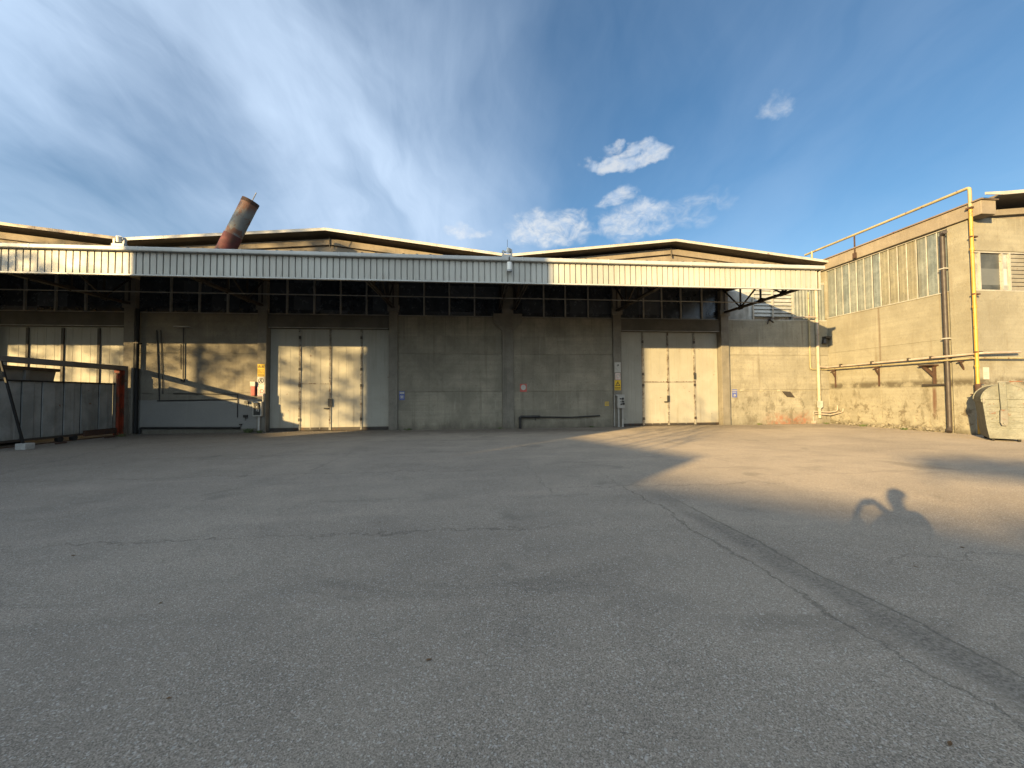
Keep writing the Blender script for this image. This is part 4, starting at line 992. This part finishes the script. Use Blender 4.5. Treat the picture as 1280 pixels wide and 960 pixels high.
for y0 in (-.03, L-.01):
    vs, fs = [], []
    for (a, b), (c, d_) in zip(arc, arc2): vs += [(a, y0, b), (c, y0, d_), (a, y0+.04, b), (c, y0+.04, d_)]
    for k in range(n): o = k*4; fs += [(o, o+4, o+5, o+1), (o+2, o+3, o+7, o+6), (o+1, o+5, o+7, o+3)]
    m.add(vs, fs)
m.xf(BM); m.build('lid', 'bin', DB, bevel=.006)
m = MB(); m.prism_y([(-.13, 1.86), (.02, 1.86), (.04, .92), (-.10, .92)], -.10, -.035); m.xf(BM); m.build('lid_arm', 'bin', DB, bevel=.012)
m = MB(); m.prism_y([(-.12, 1.0), (.03, 1.0), (.03, .60), (.0, .50), (-.1, .50), (-.13, .60)], -.13, -.101); m.tube([(-.05, -.17, .58), (-.05, -.10, .58)], .03, 12); m.xf(BM); m.build('pivot', 'bin_dark', DB, bevel=.01)
m = MB(); m.box(-.33, -.20, -.022, -.013, .86, .95); m.xf(BM); m.build('plate', 'bin_dark', DB)
for u_ in (-.43, .43):
    m = MB(); m.box(u_-.025, u_+.025, -.03, .05, 1.20, 1.36); m.xf(BM); m.build('lid_catch', 'bin_dark', DB, bevel=.006)
m = MB(); m.bar((-.15, -.07, 1.87), (.75, -.07, 1.89), .035); m.xf(BM); m.build('lift_bar', 'bin_dark', DB)
for i, (a, b) in enumerate(((-.26, .12), (.26, .12), (-.26, L-.12), (.26, L-.12))):
    m = MB(); m.tube([(a-.03, b, .065), (a+.03, b, .065)], .064, 14); m.box(a-.04, a+.04, b-.03, b+.03, .06, .11); m.xf(BM); m.build('wheel', 'rubber', DB, smooth=True)

# ------------------------------------------------------------------ weeds and fallen leaves
def weed(x, y, n, h, label):
    m = MB()
    for k in range(n):
        a = random.uniform(0, 6.28); r = random.uniform(0, .16); bx, by = x+r*math.cos(a), y+r*math.sin(a)*.5
        hh = h*random.uniform(.4, 1); lean = Vector((math.cos(a), math.sin(a), 0))*hh*random.uniform(.2, .7)
        t_ = Vector((-math.sin(a), math.cos(a), 0))*.014
        m.add([Vector((bx, by, 0))-t_, Vector((bx, by, 0))+t_, Vector((bx, by, hh*.6))+lean*.4+t_*1.3, Vector((bx, by, hh))+lean, Vector((bx, by, hh*.6))+lean*.4-t_*1.3], [(0, 1, 2, 3, 4)])
    return tag(m.build('weed_tuft', 'weed', fixn=False), label, 'plant', 'weeds at the pillar foot')
weed(-9.85, 18.1, 60, .22, 'low green weed tuft left of the switch box post'); weed(-9.35, 17.98, 40, .14, 'low green weed tuft before the switch box post')
weed(14.2, 18.15, 26, .10, 'sparse weed tuft at the foot of the sunlit bay')
weed(17.9, 14.6, 30, .10, 'sparse weed tuft at the foot of the side wall')
m = MB(); rnd = random.Random(21)
for k in range(620):
    if rnd.random() < .62: gx_, gy_ = rnd.uniform(-14.3, 18.0), 18.22-abs(rnd.gauss(0, .16))
    elif rnd.random() < .7: gx_, gy_ = 18.16-abs(rnd.gauss(0, .14)), rnd.uniform(12.5, 18.2)
    else: gx_, gy_ = -14.6+abs(rnd.gauss(0, .3)), rnd.uniform(13.0, 17.9)
    if any(a-.02 < gx_ < b+.02 and gy_ > 18.1 for a, b in PIL): gy_ -= .15
    r_ = rnd.uniform(.008, .03)*(1.6 if rnd.random() < .08 else 1); a0 = rnd.uniform(0, 6)
    pts = [Vector((gx_+r_*math.cos(a0+q*1.257)*rnd.uniform(.7, 1.2), gy_+r_*math.sin(a0+q*1.257)*rnd.uniform(.7, 1.2), .001)) for q in range(5)]
    tp = [Vector((gx_+(v.x-gx_)*.5, gy_+(v.y-gy_)*.5, r_*rnd.uniform(.5, .9))) for v in pts]
    m.add(pts+tp, [(5, 6, 7, 8, 9)]+[(q, (q+1) % 5, (q+1) % 5+5, q+5) for q in range(5)])
for k in range(170):
    gy_ = rnd.uniform(13.3, 17.9); gz_ = abs(rnd.gauss(0, .06)); gx_ = 18.19-abs(rnd.gauss(0, .05))-.0*gz_; r_ = rnd.uniform(.02, .06)
    st_ = len(m.v); m.box(gx_-r_, gx_+r_*.4, gy_-r_, gy_+r_, max(.002, gz_-r_*.3), gz_+r_*.7)
    rot = Matrix.Rotation(rnd.uniform(0, 3), 4, Vector((rnd.gauss(0, 1), rnd.gauss(0, 1), rnd.gauss(0, 1))).normalized()); c_ = Vector((gx_, gy_, gz_+.02))
    m.xf(Matrix.Translation(c_) @ rot @ Matrix.Translation(-c_), st_)
tag(m.build('gravel', 'mortar'), 'loose grit and crumbled mortar along the foot of the walls', 'gravel', kind='stuff')
for x, y, n_, h_, lab in ((-3.0, 18.14, 30, .12, 'small weed tuft at the wall foot below the blue star sign'), (1.2, 18.1, 24, .10, 'tiny weed tuft left of the double pillar'), (5.6, 18.15, 22, .09, 'tiny weed tuft under the end of the black hose'),
                          (-14.2, 17.2, 36, .16, 'weed tuft by the red gate post'), (18.0, 16.4, 34, .13, 'weed tuft at the middle of the sunlit side wall foot'), (17.7, 18.0, 24, .12, 'weed tuft in the inner corner below the bent conduits')):
    weed(x, y, n_, h_, lab)
LV = [(-2.53, 8.24, 'dry leaf on the asphalt nearest the mottled door'), (-1.16, 4.96, 'dry leaf in the middle of the shaded asphalt'), (-3.93, 4.27, 'dry leaf far left on the shaded asphalt'),
      (-2.36, 3.22, 'dry leaf left of the middle in the near asphalt'), (-1.57, 2.21, 'dark curled leaf low at the left of the near asphalt'), (-.27, 2.36, 'dry leaf low in the centre of the near asphalt'),
      (4.35, 3.5, 'left one of two dry leaves below the person shadow'), (4.84, 3.46, 'right one of two dry leaves below the person shadow'), (3.9, 3.13, 'dry leaf beside the trench repair, right of it'),
      (2.08, 1.56, 'dark leaf nearest the camera at the lower right'), (6.6, 5.12, 'flat dry leaf on the sunlit asphalt beside the head shadow'), (8.2, 5.5, 'dry leaf on the asphalt at the right edge near the tree shadow')]
for i, (x, y, lab) in enumerate(LV):
    a = random.uniform(0, 6.28); s = random.uniform(.010, .017); m = MB()
    ca, sa = math.cos(a), math.sin(a)
    pts = [(-1, 0, .1), (-.4, .42, .5), (.3, .45, .42), (1, 0, .7), (.3, -.4, .5), (-.4, -.36, .3)]
    m.add([(x+(px*ca-py*sa)*s*1.5, y+(px*sa+py*ca)*s*1.5, .002+pz*s*.8) for px, py, pz in pts]+[(x, y, .003)], [(6, k, (k+1) % 6) for k in range(6)])
    tag(m.build('fallen_leaf', 'litter_leaf'), lab, 'leaf', 'leaves on the yard')

# ------------------------------------------------------------------ the photographer (out of frame, casts the shadow on the yard)
def skinned(name, verts, edges, radii, mat, parent, root=0, sub=2):
    me = bpy.data.meshes.new(name); o0 = root_loc(parent)
    me.from_pydata([tuple(Vector(v)-o0) for v in verts], edges, [])
    o = bpy.data.objects.new(name, me); COL.objects.link(o); o.parent = parent
    md = o.modifiers.new('skin', 'SKIN'); md.use_smooth_shade = True
    for i, d_ in enumerate(me.skin_vertices[0].data):
        r = radii[i]; d_.radius = r if isinstance(r, tuple) else (r, r); d_.use_root = (i == root)
    ss = o.modifiers.new('sub', 'SUBSURF'); ss.levels = sub; ss.render_levels = sub
    me.materials.append(M[mat]); return o
PH = thing('person', (.05, -.47, 0), 'person in a dark jacket holding up a phone, seen only as a shadow', 'person')
hx, hy = .02, -.44
V = [(hx, hy-.02, .95), (hx, hy-.02, 1.15), (hx, hy-.02, 1.36), (hx, hy, 1.50), (hx, hy+.02, 1.58), (hx, hy+.03, 1.66), (hx, hy+.02, 1.75),           # pelvis..head 0-6
     (hx-.19, hy, 1.43), (hx-.36, hy+.18, 1.19), (-.29, -.13, 1.40), (-.125, -.05, 1.535),                                                       # left arm 7-10
     (hx+.19, hy, 1.43), (hx+.27, hy+.12, 1.19), (.18, -.14, 1.40), (.105, -.045, 1.52),                                                         # right arm 11-14
     (hx-.10, hy-.02, .88), (hx-.11, hy+.01, .48), (hx-.12, hy-.03, .09), (hx-.13, hy+.15, .04),
     (hx+.10, hy-.02, .88), (hx+.11, hy+.01, .48), (hx+.12, hy-.03, .09), (hx+.13, hy+.15, .04)]
E_ = [(0, 1), (1, 2), (2, 3), (3, 4), (4, 5), (5, 6), (2, 7), (7, 8), (8, 9), (9, 10), (2, 11), (11, 12), (12, 13), (13, 14), (0, 15), (15, 16), (16, 17), (17, 18), (0, 19), (19, 20), (20, 21), (21, 22)]
RD = [(.15, .11), (.14, .10), (.17, .11), .075, .07, (.095, .11), (.08, .095), .06, .045, .04, .036, .06, .045, .04, .036, .085, .058, .04, .035, .085, .058, .04, .035]
for sx, base in ((-1, 10), (1, 14)):                                          # four fingers and a thumb round the phone's ends
    for k in range(4):
        z = 1.565-.018*k; i0 = len(V)
        V += [(sx*.092, -.036, z), (sx*.080, -.030, z+.002), (sx*(.064+.004*k), -.032, z+.002)]
        E_ += [(base, i0), (i0, i0+1), (i0+1, i0+2)]; RD += [.009, .008, .007]
    i0 = len(V); V += [(sx*.09, -.062, 1.53), (sx*.066, -.056, 1.545)]; E_ += [(base, i0), (i0, i0+1)]; RD += [.011, .009]
skinned('body', V, E_, RD, 'skin', PH)
jv = V[:4]+V[7:10]+V[11:14]
skinned('jacket', jv, [(0, 1), (1, 2), (2, 3), (2, 4), (4, 5), (5, 6), (2, 7), (7, 8), (8, 9)], [(.19, .15), (.19, .145), (.22, .15), .09, .105, .09, .075, .105, .085, .066], 'jacket', PH)
tv = [V[0]]+V[15:18]+V[19:22]
skinned('trousers', tv, [(0, 1), (1, 2), (2, 3), (0, 4), (4, 5), (5, 6)], [(.155, .115), .10, .072, .06, .10, .072, .06], 'trousers', PH)
hv = [(hx, hy-.045, 1.66), (hx, hy-.01, 1.765), (hx, hy+.07, 1.765)]
skinned('hair', hv, [(0, 1), (1, 2)], [.13, (.155, .11), .095], 'hair', PH)
for sx in (-1, 1):
    MB().box(hx+sx*.125-.05, hx+sx*.125+.05, hy-.10, hy+.19, 0, .085).build('shoe', 'shoe', PH, bevel=.03)
fc = MB()
for sx in (-.03, .03): fc.tube([(hx+sx, hy+.118, 1.685), (hx+sx, hy+.128, 1.685)], .011, 10)
fc.tube([(hx, hy+.115, 1.675), (hx, hy+.14, 1.645), (hx, hy+.115, 1.638)], .012, 8); fc.bar((hx-.024, hy+.118, 1.605), (hx+.024, hy+.118, 1.605), .012)
fc.build('face', 'skin', PH, smooth=True)
tag(MB().box(-.082, .082, -.032, -.0235, 1.485, 1.572).build('phone', 'phone', bevel=.003), 'dark phone held up sideways by the photographer', 'phone')

# ------------------------------------------------------------------ what stands behind the camera and shades the yard
HV = Vector((SUN_DIR.x, SUN_DIR.y, 0)).normalized(); UVR = Vector((HV.y, -HV.x, 0))
SE, CE = math.sin(SUN_EL), math.cos(SUN_EL)
def sp_(s, u, z=0): return HV*s + UVR*u + Vector((0, 0, z))         # s: metres towards the yard along the sun, u: across it
def zat(v, s): return (v - s*SE)/CE
def sbox(m, s0, s1, u0, u1, z0, z1, z1b=None):
    z1b = z1 if z1b is None else z1b
    P = [sp_(s0, u0, z0), sp_(s1, u0, z0), sp_(s1, u1, z0), sp_(s0, u1, z0), sp_(s0, u0, z1), sp_(s1, u0, z1), sp_(s1, u1, z1b), sp_(s0, u1, z1b)]
    return m.add(P, [(0, 3, 2, 1), (4, 5, 6, 7), (0, 1, 5, 4), (1, 2, 6, 5), (2, 3, 7, 6), (3, 0, 4, 7)])
def shade_building(s0, s1, u0, u1, v0, v1, name, label, cat, wallmat='plaster', over=.0, nwin=4):
    """v0, v1: how high its shadow reaches at its two ends"""
    zl, zr = zat(v0, s1), zat(v1, s1)
    b = thing(name, sp_((s0+s1)/2, (u0+u1)/2), label, cat)
    w = MB(); sbox(w, s0, s1, u0, u1, 0, zl-.25, zr-.25); w.build('wall', wallmat, b)
    r = MB(); sbox(r, s0-.2, s1+.0, u0-over, u1, zl-.248, zl, zr); r.v[4].z = zl; r.v[5].z = zl; r.v[6].z = zr; r.v[7].z = zr
    r.v[2].z = zr-.248; r.v[3].z = zr-.248
    r.build('roof', 'rooftile', b)
    for k in range(nwin):
        uu = u0+(u1-u0)*(k+.5)/nwin
        wn = MB(); sbox(wn, s1+.002, s1+.06, uu-.5, uu+.5, 1.2, 2.5); wf_ = wn.build('window', 'mullion_white', b)
        pn = MB(); sbox(pn, s1+.061, s1+.07, uu-.42, uu+.42, 1.28, 2.42); pn.build('pane', 'glass', wf_)
    return b
shade_building(-22, -14, -17.05, -7.95, 9.3, 9.3, 'tower_house', 'tall plastered block behind the camera that shades the middle of the canopy', 'building', nwin=4)
shade_building(-34, -28, -7.30, -2.95, 2.42, 2.04, 'low_shed', 'low shed behind the camera beside the tall block', 'shed', over=.62, nwin=2)
shade_building(-30, -20, -44, -17.08, 1.02, 1.02, 'long_workshop', 'long low workshop behind the camera left of the tall block', 'building', nwin=9)
shade_building(-60, -46, -9, 40, 1.40, 1.51, 'distant_hall', 'distant hall far behind the camera that shades the near yard', 'building', nwin=12)

def tree(name, u, s, trunk_r, trunk_v, clumps, nleaf, leaf, label, seed, bare=False):
    rnd = random.Random(seed)
    t_ = thing(name, sp_(s, u), label, 'tree', 'trees behind the camera')
    tm = MB(); top = sp_(s, u, zat(trunk_v, s))
    pts = [sp_(s, u), sp_(s, u, top.z*.4)+UVR*rnd.uniform(-.06, .06), sp_(s, u, top.z*.75)+UVR*rnd.uniform(-.1, .1), top]
    tm.tube(pts, trunk_r, 10, r2=trunk_r*.45)
    for cu, cv, ru, rv in clumps:
        tgt = sp_(s, cu, zat(cv, s)); st = sp_(s, u, top.z*rnd.uniform(.55, .9)); mid = (st+tgt)/2+Vector((0, 0, -.3))
        tm.tube([st, mid, tgt], trunk_r*.35, 6, r2=.02)
    tm.build('trunk', 'bark', t_, smooth=True)
    m = MB()
    tot = sum(a[2]*a[3] for a in clumps)
    for cu, cv, ru, rv in clumps:
        c0 = sp_(s, cu, zat(cv, s))
        n_ = int(nleaf*ru*rv/tot)
        sub = [(rnd.uniform(-1, 1), rnd.gauss(0, .55), rnd.uniform(-1, 1)) for _ in range(max(4, int(n_/14)))]
        for k in range(n_):
            sc = sub[k % len(sub)]
            q = Vector((sc[0]+rnd.gauss(0, .34)/ru, sc[1]+rnd.gauss(0, .2)/ru, sc[2]+rnd.gauss(0, .13)/rv))
            c = c0+UVR*(q.x*ru)+HV*(q.y*ru)+Vector((0, 0, q.z*rv))
            d1 = Vector((rnd.gauss(0, 1), rnd.gauss(0, 1), rnd.gauss(0, 1))).normalized(); d2 = d1.orthogonal().normalized()
            l_ = leaf*rnd.uniform(.6, 1.3)
            m.add([c-d1*l_, c+d2*l_*.5, c+d1*l_, c-d2*l_*.5], [(0, 1, 2, 3)])
    m.build('crown', 'leaf', t_, fixn=False)
    return t_
# loose trees whose crowns dapple the left bays and the mottled door
tree('shade_tree', -21.62, -30, .21, 7.5, [(-21.2, 6.2, 1.8, 1.2), (-22.9, 4.6, 1.5, 1.3), (-20.3, 4.2, 1.1, 1.2), (-19.6, 5.0, .9, .8), (-20.6, 8.7, 2.2, 1.4)], 2900, .14, 'loose leafy tree behind the camera, thin trunked', 3)
tree('shade_tree', -18.4, -34, .06, 5.0, [(-18.2, 3.7, 1.5, 1.7), (-18.6, 7.7, 1.5, .7), (-17.6, 8.8, 1.4, 1.2), (-19.3, 9.5, 1.6, .9)], 2300, .15, 'loose leafy tree behind the camera beside the tall block', 4)
tree('shade_tree', -25.4, -36, .10, 6.5, [(-25.2, 3.6, 1.8, 1.0), (-23.6, 3.0, 1.3, .8), (-26.4, 6.4, 1.9, 1.3), (-24.2, 7.4, 1.6, 1.1)], 2300, .13, 'broad loose tree behind the camera, far left', 5)
# a tree by the right edge and a taller one beside it
tree('shade_tree', 3.0, -40, .12, 2.0, [(3.2, 1.40, 1.2, .3), (5.2, 1.6, 1.5, .4), (8.0, 1.7, 2.0, .4)], 4200, .16, 'dense low tree above the distant hall behind the camera', 6)
tree('shade_tree', 2.2, -36, .05, 2.3, [(2.35, 2.46, 1.0, .16), (4.4, 2.45, 1.2, .2)], 1500, .14, 'slender flat topped tree behind the camera on the right', 7)
# bare saplings over the shed: thin stripes across the sunlit asphalt
BT = thing('bare_tree', sp_(-11.5, -5.3), 'bare many stemmed tree in front of the low shed', 'tree', 'trees behind the camera')
tm = MB(); rnd = random.Random(5)
for k, (u, v, r) in enumerate(((-6.6, 4.4, .05), (-6.1, 5.4, .045), (-5.45, 4.9, .055), (-5.15, 4.2, .04), (-4.7, 3.9, .045), (-4.2, 3.5, .035))):
    p0 = sp_(-11.5, -5.3+(u+5.3)*.45); tip = sp_(-11.5, u+rnd.uniform(-.15, .15), zat(v, -11.5)); mid = sp_(-11.5, u, zat(1.8, -11.5))
    tm.tube([p0, mid, tip], r, 7, r2=r*.5)
    for j in range(4):
        f = rnd.uniform(.3, .95); b0_ = mid+(tip-mid)*f; dr_ = UVR*rnd.choice((-1, 1))*rnd.uniform(.3, .8)+Vector((0, 0, rnd.uniform(.3, .8)))
        tm.tube([b0_, b0_+dr_*.6, b0_+dr_], .022, 5, r2=.008)
tm.build('trunk', 'bark', BT, smooth=True)
